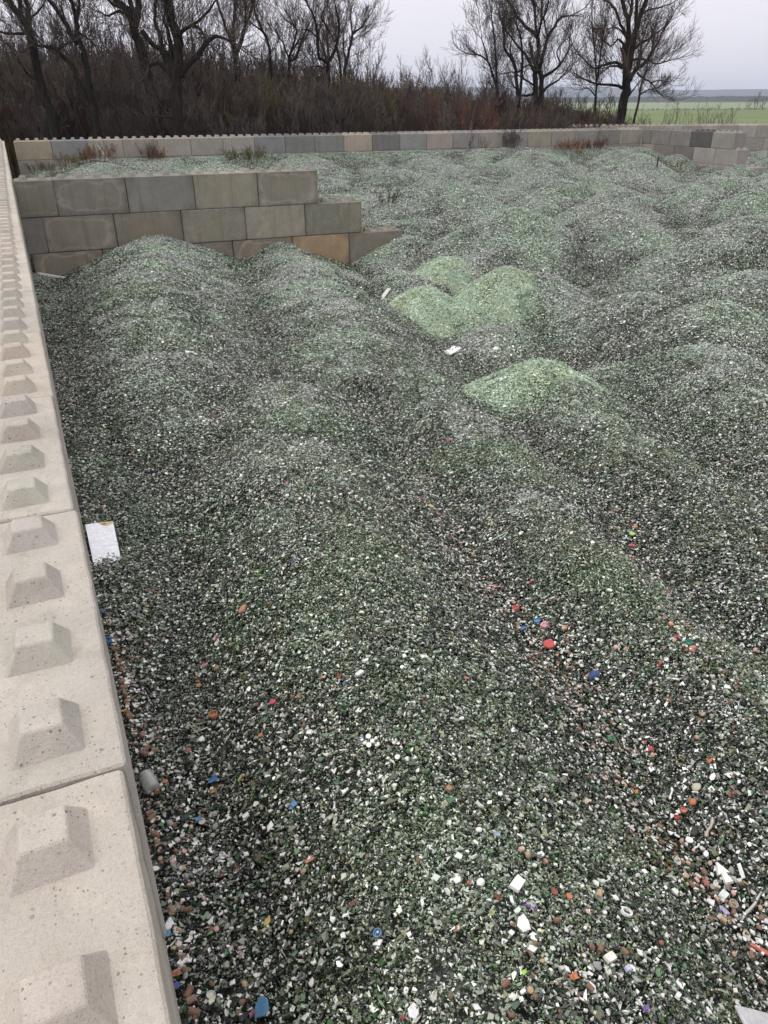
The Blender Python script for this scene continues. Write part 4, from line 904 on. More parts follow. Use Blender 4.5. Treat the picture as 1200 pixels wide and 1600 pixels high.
 ('ceramic_shard', 'ceramic', 'pale square chip right of the small blue scrap on the middle slope', 'tile', 0.971, 0.735, 0.0194, (0.66, 0.66, 0.62), 0.3),
 ('plastic_scrap', 'plastic', 'small violet blue scrap on the middle slope', 'film', 0.904, 0.734, 0.0138, (0.12, 0.2, 0.55), 0),
 ('glass_shard', 'glass', 'dark red glass lump left above the violet blue scrap', 'pebble', 0.898, 0.794, 0.0168, (0.16, 0.02, 0.015), 0),
 ('glass_shard', 'glass', 'orange amber lump left of the dark red glass', 'pebble', 0.838, 0.854, 0.0142, (0.4, 0.14, 0.04), 0),
 ('brick_piece', 'rubble', 'orange piece under the dark red glass', 'pebble', 0.856, 0.732, 0.0124, (0.5, 0.15, 0.05), 0),
 ('bottle_stopper', 'bottle cap', 'amber yellow crown cap on the left of the middle slope', 'lid', 0.724, 0.833, 0.0126, (0.42, 0.17, 0.02), 0),
 ('bottle_stopper', 'bottle cap', 'yellow orange crown cap below the long white splinter', 'lid', 0.783, 0.594, 0.0118, (0.55, 0.26, 0.03), 0),
 ('ceramic_shard', 'ceramic', 'long white splinter on the middle slope', 'slat', 0.838, 0.624, 0.0293, (0.62, 0.62, 0.58), -0.8),
 ('slate_piece', 'stone', 'dull brown slate piece in the middle of the slope', 'shard', 0.973, 0.508, 0.0182, (0.2, 0.17, 0.16), 0),
 ('bottle_stopper', 'bottle cap', 'coral crown cap on the right side of the middle mound', 'lid', 1.365, 0.51, 0.0109, (0.6, 0.17, 0.08), 0),
 ('plastic_scrap', 'plastic', 'blue string like scrap left of the round white pieces', 'film', 0.834, 0.392, 0.0137, (0.1, 0.3, 0.58), 0),
 ('ceramic_shard', 'ceramic', 'white triangular shard left of the wood piece, high on the slope', 'shard', 0.514, 1.553, 0.0247, (0.74, 0.73, 0.7), 0.9),
 ('ceramic_shard', 'ceramic', 'curved white shard below the white stick of the left slope', 'shard', 0.419, 0.771, 0.0231, (0.74, 0.73, 0.7), 0.7),
 ('ceramic_shard', 'ceramic', 'white leaf shaped shard right of the pale bent twig', 'shard', 0.297, 0.942, 0.0197, (0.74, 0.73, 0.7), 0.8),
 ('stick', 'stick', 'short white stick crossing the pale bent twig', 'stick', 0.305, 0.993, 0.0314, (0.6, 0.58, 0.52), 0),
 ('stick', 'stick', 'thin pale stick right of the copper lid', 'stick', 0.4, 0.856, 0.0278, (0.5, 0.48, 0.42), 0.7),
 ('plastic_scrap', 'plastic', 'red and orange curl on the lower left slope', 'film', 0.5, 0.06, 0.0166, (0.55, 0.2, 0.1), 0),
 ('shell', 'shell', 'pale yellow leaf shaped piece on the lower slope', 'shard', 0.574, -0.083, 0.0181, (0.6, 0.62, 0.48), -1.0),
 ('plastic_scrap', 'plastic', 'maroon scrap left of the white splinters near the light blue cap', 'film', 0.56, -0.195, 0.0143, (0.28, 0.05, 0.03), 0),
 ('ceramic_shard', 'ceramic', 'white sliver left of the red and orange curl', 'shard', 0.412, 0.042, 0.0154, (0.74, 0.73, 0.7), 0.3),
 ('plaster_lump', 'lump', 'white bean shaped lump on the lower left slope', 'pebble', 0.386, -0.012, 0.0108, (0.74, 0.73, 0.7), 0),
 ('ceramic_shard', 'ceramic', 'white half round chip on the lower left slope', 'shard', 0.432, -0.118, 0.0135, (0.74, 0.73, 0.7), 0.0),
 ('ceramic_shard', 'ceramic', 'white sliver above the steel blue piece', 'shard', 0.27, -0.179, 0.0171, (0.74, 0.73, 0.7), 0.9),
 ('ceramic_shard', 'ceramic', 'white chip right above the steel blue piece', 'shard', 0.393, -0.288, 0.0127, (0.74, 0.73, 0.7), 1.0),
 ('ceramic_shard', 'ceramic', 'off white chip right of the steel blue piece', 'shard', 0.368, -0.342, 0.0143, (0.66, 0.62, 0.55), 1.1),
]
CORKS = [(0.021, 1.738), (0.035, 1.627), (0.042, 1.544), (-0.011, 1.438), (0.001, 1.39), (0.018, 1.39), (-0.0, 1.328), (0.011, 1.28), (0.043, 1.289), (0.012, 1.175), (-0.006, 1.188), (0.065, 1.05), (0.068, 0.963), (0.099, 0.945), (0.054, 0.94), (0.073, 0.728), (0.005, 0.597), (-0.003, 0.625), (-0.004, 0.501), (0.02, 0.458), (-0.007, -0.159), (-0.005, -0.185), (0.022, -0.222), (0.006, 0.152)]
JAR = (0.027, 0.775)
CARD = [(0.014, 2.558, 2.319), (0.173, 2.641, 2.285), (0.184, 3.077, 2.333), (0.014, 2.99, 2.396)]
BOARD = (1.498, -0.96)
STAKES = [(4.33, 39.83, 0.75, (-0.5, 0.0), (0.62, 0.6, 0.55), 0.03, 'white stick leaning left in the weeds by the back wall'), (30.29, 38.8, 0.35, (0.0, 0.0), (0.66, 0.64, 0.58), 0.035, 'short pale stump of a stick below the rusty weeds'), (30.67, 38.7, 0.62, (0.32, 0.0), (0.62, 0.52, 0.42), 0.025, 'pale stick leaning right beside the rusty weeds'), (29.68, 30.87, 0.55, (0.03, 0), (0.03, 0.03, 0.032), 0.04, 'thin black upright post on the mound before the returning wall')]
ROUND = [(0.86, 0.379), (0.874, 0.322), (0.839, 0.36), (0.847, 0.342), (0.865, 0.347), (0.913, 0.226), (0.939, 0.197)]
def film(seed, s):
    r = random.Random(seed); n = 4; V = []; F = []
    for i in range(n):
        for j in range(n):
            x = (i / (n - 1) * 2 - 1) * s * r.uniform(.8, 1.1); y = (j / (n - 1) * 2 - 1) * s * .62 * r.uniform(.7, 1.2)
            V.append((x, y, s * r.uniform(-.22, .34)))
    for i in range(n - 1):
        for j in range(n - 1): F.append([i * n + j, (i + 1) * n + j, (i + 1) * n + j + 1, i * n + j + 1])
    k = len(V); V += [(x, y, z - .0012) for x, y, z in V]; F += [[q + k for q in f][::-1] for f in F]
    rim = [i for i in range(n)] + [i * n + n - 1 for i in range(1, n)] + [(n - 1) * n + j for j in range(n - 2, -1, -1)] + [i * n for i in range(n - 2, 0, -1)]
    for a, b in zip(rim, rim[1:] + rim[:1]): F.append([a, b, b + k, a + k])
    return V, F
def slab(lx, ly, h, seed=0, jag=.12):
    r = random.Random(seed); P = [(sx * lx * r.uniform(1 - jag, 1), sy * ly * r.uniform(1 - jag, 1)) for sx, sy in ((-1, -1), (0, -1.05), (1, -1), (1.03, 0), (1, 1), (0, 1.04), (-1, 1), (-1.03, 0))]
    V = [(x * .96, y * .94, h) for x, y in P] + [(x, y, h * .6) for x, y in P] + [(x, y, -h) for x, y in P]; n = len(P); F = [list(range(n)), [2 * n + i for i in range(n)][::-1]]
    for k in (0, n):
        for i in range(n): F.append([k + n + i, k + n + (i + 1) % n, k + (i + 1) % n, k + i])
    return V, F
def rod(pts, r, n=6, knob=0.0):
    V = []; F = []; m_ = len(pts)
    for i, (x, y, z) in enumerate(pts):
        a = pts[max(0, i - 1)]; b = pts[min(m_ - 1, i + 1)]; d = Vector((b[0] - a[0], b[1] - a[1], b[2] - a[2])).normalized(); u = d.cross(Vector((0, 0, 1))).normalized(); w_ = u.cross(d)
        rr = r * (1 + knob * (1 if i in (0, 1, m_ - 2, m_ - 1) else 0)) * (.7 if i in (0, m_ - 1) else 1)
        for j in range(n):
            q = u * math.cos(6.283 * j / n) * rr + w_ * math.sin(6.283 * j / n) * rr; V.append((x + q.x, y + q.y, z + q.z + r * .8))
    for k in range(m_ - 1):
        for i in range(n): F.append([k * n + i, k * n + (i + 1) % n, (k + 1) * n + (i + 1) % n, (k + 1) * n + i])
    F.append(list(range(n))[::-1]); F.append([(m_ - 1) * n + i for i in range(n)]); return V, F
def lay(o, x, y, rz, lift=.010, tilt=.12, seed=0):
    r = random.Random(seed)
    e = surface_euler(np.array([x]), np.array([y]), np.array([rz]))[0]
    o.rotation_euler = (e[0] + r.uniform(-tilt, tilt), e[1] + r.uniform(-tilt, tilt), e[2])
    o.location = (x, y, float(terrain(np.array([x]), np.array([y]))[0]) + lift)
GROUPS = {'ceramic_shard': 'white broken pieces in the glass', 'bottle_stopper': 'caps lying in the glass', 'plastic_scrap': 'coloured scraps in the glass', 'brick_piece': 'brick pieces in the glass', 'glass_shard': 'larger coloured glass pieces'}
for i, (name, cat, label, kind, x, y, s, col, rot) in enumerate(LITTER):
    g_ = sum(col) / 3; col = tuple(.88 * (c_ * .80 + g_ * .20) for c_ in col) if max(col) - min(col) > .15 else col
    if kind in ('lid', 'cap', 'film', 'pebble'): s *= .92
    mt = plain(col, .38 if kind in ('cap', 'lid', 'film', 'ring') else .5)
    if kind == 'cap': VF = disc(s, s * .85, 20)
    elif kind == 'lid': VF = disc(s, s * .42, 20, hollow=False)
    elif kind == 'film': VF = film(i, s)
    elif kind == 'tile': VF = slab(s, s * .62, .004 + s * .08, i)
    elif kind == 'board': VF = slab(s, s * .22, .006, i)
    elif kind == 'shard': VF = chip(i + 500, s * .95, .0028, .25)
    elif kind == 'slat': VF = slab(s, max(.003, s * .24), .0035, i, .2)
    elif kind == 'pebble': VF = pebble(i, s * .85, 1.15, .75)
    elif kind == 'ring':
        V = []; F = []; nn = 20
        for rr, z in ((s, 0), (s, s * .4), (s * .72, s * .42), (s * .68, .002)):
            for q in range(nn): V.append((rr * math.cos(6.283 * q / nn), rr * .8 * math.sin(6.283 * q / nn), z))
        for k_ in range(3):
            for q in range(nn): F.append([k_ * nn + q, k_ * nn + (q + 1) % nn, (k_ + 1) * nn + (q + 1) % nn, (k_ + 1) * nn + q])
        VF = (V, F)
    elif kind == 'stick': VF = rod([(-s + 2 * s * t / 5, .04 * s * math.sin(t * 1.7), 0) for t in range(6)], max(.0025, s * .07), 6)
    elif kind == 'bone': VF = rod([(-s + 2 * s * t / 7, .06 * s * math.sin(t), 0) for t in range(8)], max(.0025, s * .13), 7, .5)
    elif kind == 'wire': VF = rod([(-s, 0, .3 * s), (-s * .4, -.10 * s, .25 * s), (.3 * s, -.2 * s, .1 * s), (s * .95, -.35 * s, .05 * s), (s * 1.02, -.5 * s, .04 * s), (.7 * s, -.56 * s, .03 * s), (.1 * s, -.5 * s, 0)], .0022, 6)
    elif kind == 'arrow':
        P = [(-s, -.42 * s), (-.1 * s, -.22 * s), (-.15 * s, -.62 * s), (s, 0), (-.15 * s, .62 * s), (-.1 * s, .22 * s), (-s, .42 * s)]; nn = 7
        V = [(a * .93, b * .9, .007) for a, b in P] + [(a, b, -.004) for a, b in P]; F = [[0, 1, 5, 6], [1, 2, 3, 4, 5]] + [[nn + q, nn + (q + 1) % nn, (q + 1) % nn, q] for q in range(nn)]
        VF = (V, F)
    o = link(name, mesh_from(name, *VF, mt)); lay(o, x, y, rot, {'film': .022, 'tile': .028, 'board': .03, 'arrow': .026}.get(kind, .020), .10 if kind != 'ring' else .25, i)
    tag(o, label, cat, GROUPS.get(name))
    if label.startswith('black ring cap'):
        link('cap_liner', mesh_from('cap_liner', *disc(s * .70, .004, 18, False), white), o, (0, 0, .003))['label'] = 'white liner inside the black ring cap'
ck = [mesh_from('cork', *stubby(.0108, .036), brown), mesh_from('cork', *stubby(.0105, .030), plain((.25, .16, .11), .75))]
for i, (x, y) in enumerate(CORKS):
    o = link('cork', ck[i % 2]); lay(o, max(x, .03), y, (i * 2.4) % 6.28, .020, .25, i); tag(o, 'brown cork lying with others along the foot of the left wall', 'cork', 'corks along the foot of the left wall')
rd = mesh_from('round_piece', *disc(.0105, .006, 14, False), white)
for i, (x, y) in enumerate(ROUND):
    o = link('round_piece', rd); lay(o, x, y, i, .020, .3, i); tag(o, 'round whitish piece in a cluster on the middle slope', 'plastic', 'round white pieces on the middle slope')

# clear jar lying against the left wall
M_JAR = N('clear_glass'); M_JAR.b.inputs['Base Color'].default_value = (.82, .85, .82, 1); M_JAR.b.inputs['Roughness'].default_value = .10; M_JAR.b.inputs['Transmission Weight'].default_value = .72; M_JAR.b.inputs['IOR'].default_value = 1.45; M_JAR = M_JAR.m
def lathe(prof, n=24):
    V = []; F = []
    for x, r in prof:
        for i in range(n): V.append((x, r * math.cos(6.283 * i / n), r * math.sin(6.283 * i / n)))
    for k in range(len(prof) - 1):
        for i in range(n): F.append([k * n + i, k * n + (i + 1) % n, (k + 1) * n + (i + 1) % n, (k + 1) * n + i])
    return V, F
jar = link('glass_jar', mesh_from('glass_jar', *lathe([(-.045, .001), (-.045, .026), (-.040, .031), (.022, .0315), (.034, .028), (.040, .0265), (.046, .0265), (.046, .0245), (.038, .0245), (.032, .026), (.02, .0295), (-.038, .029), (-.042, .024), (-.042, .001)]), M_JAR, True))
lay(jar, max(.05, JAR[0]), JAR[1], math.radians(102), .030, 0); tag(jar, 'clear glass jar lying on its side against the left wall', 'jar')
# sheet of white card leaning on the wall
crd = empty('card_sheet', (0, 0, 0)); tag(crd, 'large white sheet of card leaning on the left wall, yellow strip on top', 'sheet')
P0, P1, P2, P3 = [Vector(q) for q in CARD]
nx_, ny_ = 8, 10; V = []; F = []
for i in range(nx_ + 1):
    for j in range(ny_ + 1):
        a, b = i / nx_, j / ny_; q = (P0 * (1 - a) + P1 * a) * (1 - b) + (P3 * (1 - a) + P2 * a) * b
        V.append(q + Vector((0, 0, .004 * math.sin(a * 3.0) + .002 * math.sin(b * 5 + a * 2))))
for i in range(nx_):
    for j in range(ny_): F.append([i * (ny_ + 1) + j, (i + 1) * (ny_ + 1) + j, (i + 1) * (ny_ + 1) + j + 1, i * (ny_ + 1) + j + 1])
k_ = len(V); V += [q - Vector((0.0006, 0, .0016)) for q in V]; F += [[q + k_ for q in f][::-1] for f in F]
link('card', mesh_from('card', V, F, plain((.86, .865, .88), .5)), crd)
def on_card(pts):
    V = []
    for a, b in pts:
        q = (P0 * (1 - a) + P1 * a) * (1 - b) + (P3 * (1 - a) + P2 * a) * b
        V.append(q + Vector((0, 0, .0022 + .004 * math.sin(a * 3.0) + .002 * math.sin(b * 5 + a * 2))))
    return V
pr_ = [(.45, .995), (.99, .995), (.99, .955), (.84, .91), (.70, .895), (.58, .93)]
link('printed_strip', mesh_from('printed_strip', on_card(pr_), [list(range(len(pr_)))], plain((.62, .47, .20), .5)), crd)
pr_ = [(.66 + .10 * math.cos(t * .628), .947 + .022 * math.sin(t * .628)) for t in range(10)]
lg = link('printed_oval', mesh_from('printed_oval', [q + Vector((0, 0, .0008)) for q in on_card(pr_)], [list(range(10))], plain((.28, .20, .10), .5)), crd)
pr_ = [(.30, .004), (.62, .004), (.60, .03), (.46, .042), (.33, .03)]
link('punched_notch', mesh_from('punched_notch', on_card(pr_), [list(range(5))], plain((.30, .30, .29), .6)), crd)
# white bar in the corner of the two walls, grey board at the bottom edge, stakes
o = link('wooden_beam', mesh_from('wooden_beam', *slab(.33, .05, .045, 3, .06), plain((.70, .68, .63), .6))); lay(o, .42, 18.42, .22, .05, .03); o.rotation_euler[1] -= .05; tag(o, 'white bar lying in the corner between the left wall and the dividing wall', 'bar')
o = link('board', mesh_from('board', *slab(.065, .04, .004, 8, .05), plain((.47, .465, .46), .55))); lay(o, BOARD[0], BOARD[1], -.30, .040, .02); tag(o, 'flat light grey board at the very bottom right edge', 'board')
for (x, y, h, lean, col, r_, lab) in STAKES:
    z = float(terrain(np.array([x]), np.array([y]))[0]); Lx, Ly = lean
    o = link('stake', mesh_from('stake', *rod([(Lx * h * t / 3, Ly * h * t / 3, h * t / 3 - .05) for t in range(4)], r_, 6), plain(col, .7)), None, (x, y, z)); tag(o, lab, 'stake', 'sticks by the back wall')


# ------------------------------------------------------------------ trees
class Tubes:
    def __init__(self): self.V = []; self.F = []; self.n = 0
    def add(self, pts, rad, k):
        P = np.asarray(pts, float); m_ = len(P)
        T = np.gradient(P, axis=0); T /= np.linalg.norm(T, axis=1, keepdims=True) + 1e-9
        ref = np.array([0.31, 0.95, 0.05]) if abs(T[0, 1]) < .8 else np.array([1.0, 0.1, 0.2])
        U = np.cross(T, ref); U /= np.linalg.norm(U, axis=1, keepdims=True) + 1e-9
        W = np.cross(T, U)
        a = np.arange(k) * 2 * math.pi / k
        R = np.asarray(rad)[:, None, None]
        ring = P[:, None, :] + R * (np.cos(a)[None, :, None] * U[:, None, :] + np.sin(a)[None, :, None] * W[:, None, :])
        self.V.append(ring.reshape(-1, 3))
        i = np.arange(m_ - 1)[:, None] * k; j = np.arange(k)[None, :]; j2 = (j + 1) % k
        self.F.append((np.stack([i + j, i + j2, i + k + j2, i + k + j], -1).reshape(-1, 4)) + self.n)
        self.n += m_ * k
    def mesh(self, name, mat):
        V = np.concatenate(self.V); F = np.concatenate(self.F); me = bpy.data.meshes.new(name)
        me.vertices.add(len(V)); me.vertices.foreach_set('co', V.astype(np.float32).ravel())
        q = len(F); me.loops.add(q * 4); me.polygons.add(q)
        me.loops.foreach_set('vertex_index', F.astype(np.int32).ravel())
        me.polygons.foreach_set('loop_start', np.arange(0, q * 4, 4, dtype=np.int32)); me.polygons.foreach_set('loop_total', np.full(q, 4, dtype=np.int32))
        me.polygons.foreach_set('use_smooth', np.ones(q, bool))
        me.update(calc_edges=True); me.materials.append(mat); return me
TR = np.random.default_rng(21)
def unit(v): return v / (np.linalg.norm(v) + 1e-9)
def branch(tb, p, d, L, r, level, rmin=.010, up=.25, wild=.28, kids=(5, 4, 3)):
    nseg = 5 if level < 2 else 3
    pts = [p]; dirs = [d]; q = p.copy(); dd = d.copy()
    for i in range(nseg):
        dd = unit(dd + TR.normal(0, wild / 1.6, 3) + np.array([0, 0, up * .35])); q = q + dd * L / nseg; pts.append(q); dirs.append(dd)
    rad = np.linspace(r, max(rmin * .8, r * .35), nseg + 1)
    tb.add(pts, rad, 5 if r > .06 else 4 if r > .03 else 3)
    if level >= len(kids): return
    for i in range(kids[level]):
        f = TR.uniform(.25, 1.0) if i else .97
        k = min(nseg - 1, int(f * nseg)); fr = f * nseg - k
        pp = pts[k] * (1 - fr) + pts[k + 1] * fr
        ax = unit(TR.normal(0, 1, 3)); side = unit(np.cross(dirs[k], ax))
        an = TR.uniform(.45, .95) if i else .25
        nd = unit(dirs[k] * math.cos(an) + side * math.sin(an) + np.array([0, 0, up * .5]))
        branch(tb, pp, nd, L * TR.uniform(.45, .72), max(rmin, rad[k] * .58), level + 1, rmin, up, wild, kids)
def smooth_poly(P, sub=3):
    P = [np.array(q, float) for q in P]; out = []
    for i in range(len(P) - 1):
        p0 = P[max(0, i - 1)]; p1 = P[i]; p2 = P[i + 1]; p3 = P[min(len(P) - 1, i + 2)]
        for s in range(sub):
            t = s / sub
            out.append(.5 * ((2 * p1) + (-p0 + p2) * t + (2 * p0 - 5 * p1 + 4 * p2 - p3) * t * t + (-p0 + 3 * p1 - 3 * p2 + p3) * t ** 3))
    out.append(P[-1]); return out
def hero_tree(name, limbs, label, dens=1.0, up=.3, first=.35, kids=(6, 5), bark=None, group='tall bare trees beyond the walls', ends=True):
    base = np.array(limbs[0][0][0]); base[2] = 0
    root = empty(name, tuple(base)); tag(root, label, 'tree', group)
    tk = Tubes(); cr = Tubes()
    for li, (pts, r0, r1) in enumerate(limbs):
        P = smooth_poly(pts); P = [q - base for q in P]; m_ = len(P)
        P = [q + (TR.normal(0, .07 * r0 + .006, 3) if 0 < i else 0) for i, q in enumerate(P)]
        rad = np.linspace(r0, r1, m_) * .86
        if li == 0: rad[:2] *= 1.25
        tk.add(P, rad, 8 if r0 > .15 else 6)
        seg = np.linalg.norm(np.diff(np.array(P), axis=0), axis=1); tot = seg.sum()
        nb = int(dens * tot * (2.5 if li else 1.9)) + 1
        for b in range(nb):
            f = TR.uniform(first if li == 0 else .2, 1.0)
            k = min(m_ - 2, int(f * (m_ - 1))); fr = f * (m_ - 1) - k
            p = P[k] * (1 - fr) + P[k + 1] * fr; d = unit(P[k + 1] - P[k])
            side = unit(np.cross(d, unit(TR.normal(0, 1, 3)))); an = TR.uniform(.5, 1.15)
            nd = unit(d * math.cos(an) + side * math.sin(an) + np.array([0, 0, up * .4]))
            L = TR.uniform(.8, 2.3) * (0.6 + 4.0 * min(.15, rad[k])); 
            branch(cr, p, nd, L, min(.027, max(.012, rad[k] * .36)), 0, .0085, up, .22, kids)
        if ends:
            d = unit(P[-1] - P[-2])
            for b in range(2): branch(cr, P[-1], unit(d + TR.normal(0, .25, 3)), TR.uniform(.9, 1.8), r1 * .8, 0, .0095, up, .25, kids)
    link('trunk', tk.mesh('trunk', bark or M_BARK), root); link('crown', cr.mesh('crown', M_TWIG), root)
    return root
hero_tree('bare_tree', [([(2.66,47.63,-0.1),(2.56,47.63,2.44),(2.65,47.59,4.09),(2.46,47.68,4.7),(2.34,47.73,5.35),(2.32,47.74,6.32),(2.29,47.75,7.09),(2.33,47.74,7.99),(2.11,47.83,8.41),(1.85,47.95,8.85),(1.57,48.08,9.31),(1.36,48.17,9.98)],0.35,0.155),([(2.34,47.73,8.05),(2.36,47.84,8.42),(2.42,47.92,8.86),(2.44,48.02,9.33),(2.55,48.09,10.15)],0.175,0.117),([(2.17,47.8,8.27),(2.06,47.97,8.72),(2.14,48.05,9.33),(2.37,48.06,10.14)],0.155,0.097),([(2.27,47.76,7.88),(2.03,47.87,7.88),(1.55,48.09,7.88),(0.91,48.39,7.94),(0.35,48.65,8.11)],0.101,0.047),([(2.25,47.77,5.71),(2.13,47.75,5.85),(1.73,47.85,6.17),(1.36,47.93,7.03)],0.117,0.039),([(2.37,47.72,8.49),(2.7,47.4,8.69),(3.08,47.07,9.0),(3.46,46.74,9.47)],0.078,0.031)], 'leaning dark tree with a forked top, leftmost of the big trunks', dens=1.00, first=0.45)
hero_tree('bare_tree', [([(4.67,45.64,-0.1),(4.57,45.64,2.33),(4.6,45.62,3.25),(4.57,45.64,4.16),(4.26,45.78,5.04),(4.08,45.86,5.71),(3.93,45.92,6.39),(3.61,46.07,6.76),(3.3,46.21,7.12),(2.73,46.46,7.26),(2.38,46.62,7.4)],0.266,0.061),([(4.59,45.63,4.1),(4.58,45.59,4.6),(4.57,45.55,5.13),(4.55,45.52,5.7),(4.53,45.48,6.66),(4.49,45.46,7.3),(4.19,45.55,7.57),(3.94,45.62,8.17),(3.73,45.67,8.59),(3.32,45.81,9.17),(3.02,45.9,9.81)],0.247,0.084),([(4.45,45.69,7.42),(4.38,45.69,7.72),(4.41,45.64,8.07),(4.45,45.59,8.61),(4.38,45.59,9.19),(4.34,45.57,9.96)],0.16,0.095),([(3.37,46.17,7.07),(3.61,45.9,7.25),(3.94,45.58,7.38)],0.095,0.057),([(4.47,45.68,8.4),(4.69,45.42,8.87),(4.74,45.23,9.56)],0.095,0.057),([(3.97,45.91,8.19),(3.93,46.11,8.68),(3.89,46.31,8.91)],0.084,0.038),([(4.44,45.7,7.86),(4.94,45.53,7.53),(5.19,45.47,7.2)],0.076,0.03)], 'twin stemmed dark tree with a low limb bent to the left near the left end', dens=1.00, first=0.45)
hero_tree('bare_tree', [([(8.09,47.4,-0.1),(7.99,47.4,2.15),(7.98,47.4,3.14),(8.01,47.39,4.8),(7.89,47.44,5.57),(7.75,47.5,7.08),(7.55,47.59,7.85),(7.55,47.59,8.55),(7.34,47.69,8.97),(6.94,47.86,9.4),(6.6,48.01,10.18)],0.446,0.162),([(7.59,47.58,8.34),(7.73,47.41,8.77),(7.84,47.27,9.18),(7.89,47.14,9.45),(8.09,46.96,10.27)],0.223,0.162),([(7.56,47.59,8.77),(7.55,47.57,9.14),(7.5,47.57,9.48),(7.51,47.54,10.17)],0.162,0.122),([(7.87,47.45,8.11),(8.26,47.45,7.62),(8.63,47.46,7.34),(8.9,47.51,6.95)],0.182,0.101),([(7.41,47.66,8.8),(6.89,48.03,8.99),(6.41,48.39,8.8),(6.08,48.69,8.96)],0.101,0.041),([(7.21,47.74,9.15),(6.72,48.09,9.27),(6.27,48.42,9.85)],0.101,0.049)], 'stout dark tree leaning left, close beside the straight thick one', dens=0.90, first=0.45)
hero_tree('bare_tree', [([(8.36,42.89,-0.1),(8.26,42.89,2.21),(8.35,42.85,3.27),(8.42,42.82,4.53),(8.51,42.78,5.5),(8.65,42.72,6.42),(8.79,42.66,7.32),(8.78,42.66,7.72),(8.61,42.74,8.22),(8.59,42.74,8.75),(8.58,42.75,9.08),(8.47,42.8,9.97)],0.353,0.223),([(8.46,42.81,5.81),(8.06,42.94,6.23),(7.8,43.02,6.47),(7.55,43.09,6.42),(7.32,43.15,6.31)],0.167,0.074),([(8.38,42.84,5.92),(8.26,42.89,6.61),(8.05,42.98,7.19),(8.02,42.99,7.64),(7.88,43.05,8.09),(7.98,43.01,8.83),(8.26,42.88,10.1)],0.167,0.067),([(8.43,42.82,6.09),(8.4,42.89,6.7),(8.47,42.93,7.38),(8.42,43.02,7.84),(8.29,43.14,8.32)],0.186,0.074),([(8.7,42.7,5.86),(9.07,42.37,6.33),(9.5,42.02,6.73),(9.89,41.68,7.21),(10.17,41.39,7.46),(10.51,41.08,7.53),(10.99,40.7,7.26)],0.204,0.059),([(8.86,42.63,7.67),(9.21,42.49,7.91),(9.6,42.34,8.04),(9.92,42.21,7.83),(10.08,42.16,7.4)],0.119,0.045),([(8.26,42.9,3.95),(7.78,43.02,4.1),(7.29,43.16,4.1)],0.082,0.037),([(8.4,42.83,3.86),(8.67,42.85,3.91),(8.91,42.88,4.21)],0.089,0.037),([(9.5,42.34,8.01),(10.02,41.94,8.39),(10.43,41.6,8.84),(10.81,41.27,9.28)],0.089,0.037)], 'thickest straight dark tree with limbs spreading both ways from its middle', dens=1.10, first=0.45)
hero_tree('bare_tree', [([(13.19,49.5,-0.1),(13.09,49.5,2.1),(13.25,49.43,4.71),(13.32,49.39,6.71),(13.34,49.39,7.68),(13.47,49.32,8.84),(13.62,49.26,9.7),(13.77,49.19,10.61)],0.176,0.079),([(13.3,49.4,7.68),(13.02,49.59,8.57),(12.71,49.8,9.72),(12.6,49.91,10.48)],0.114,0.061),([(13.33,49.39,7.19),(13.67,49.38,7.55),(14.02,49.35,8.51),(14.44,49.3,9.12),(14.67,49.33,9.9),(14.83,49.4,10.68)],0.123,0.061),([(13.3,49.4,6.87),(13.85,49.06,7.99),(14.04,48.87,8.92),(14.08,48.75,9.67)],0.088,0.044)], 'slim upright tree right of the thickest tree, forking high up', dens=1.10, first=0.45)
hero_tree('bare_tree', [([(16.38,52.45,-0.1),(16.28,52.45,1.88),(16.41,52.39,5.07),(16.39,52.4,6.99),(16.38,52.41,7.86),(16.07,52.54,8.71),(15.74,52.69,9.55),(15.72,52.7,10.24)],0.142,0.066),([(16.37,52.41,7.72),(16.17,52.65,8.52),(15.59,53.05,9.04),(15.35,53.3,9.28)],0.076,0.038)], 'thin dark tree curving to the left above the yellowish brush', dens=1.10, first=0.45)
hero_tree('bare_tree', [([(17.85,53.99,-0.1),(17.75,53.99,1.78),(18.0,53.87,5.45),(18.11,53.83,6.67),(18.14,53.81,7.28),(18.41,53.69,7.96),(18.68,53.57,8.77),(18.51,53.64,9.12)],0.147,0.054),([(18.13,53.81,7.1),(18.57,53.76,7.29),(19.04,53.68,8.26),(19.34,53.69,8.8),(19.71,53.66,9.37)],0.113,0.044),([(18.14,53.81,7.21),(17.83,53.77,7.92),(17.58,53.71,8.34)],0.078,0.039),([(18.23,53.77,7.5),(18.59,53.69,8.0),(18.85,53.64,8.29),(19.11,53.61,8.43)],0.078,0.034)], 'many forked small tree between the yellowish brush and the wide forked one', dens=1.10, first=0.45)
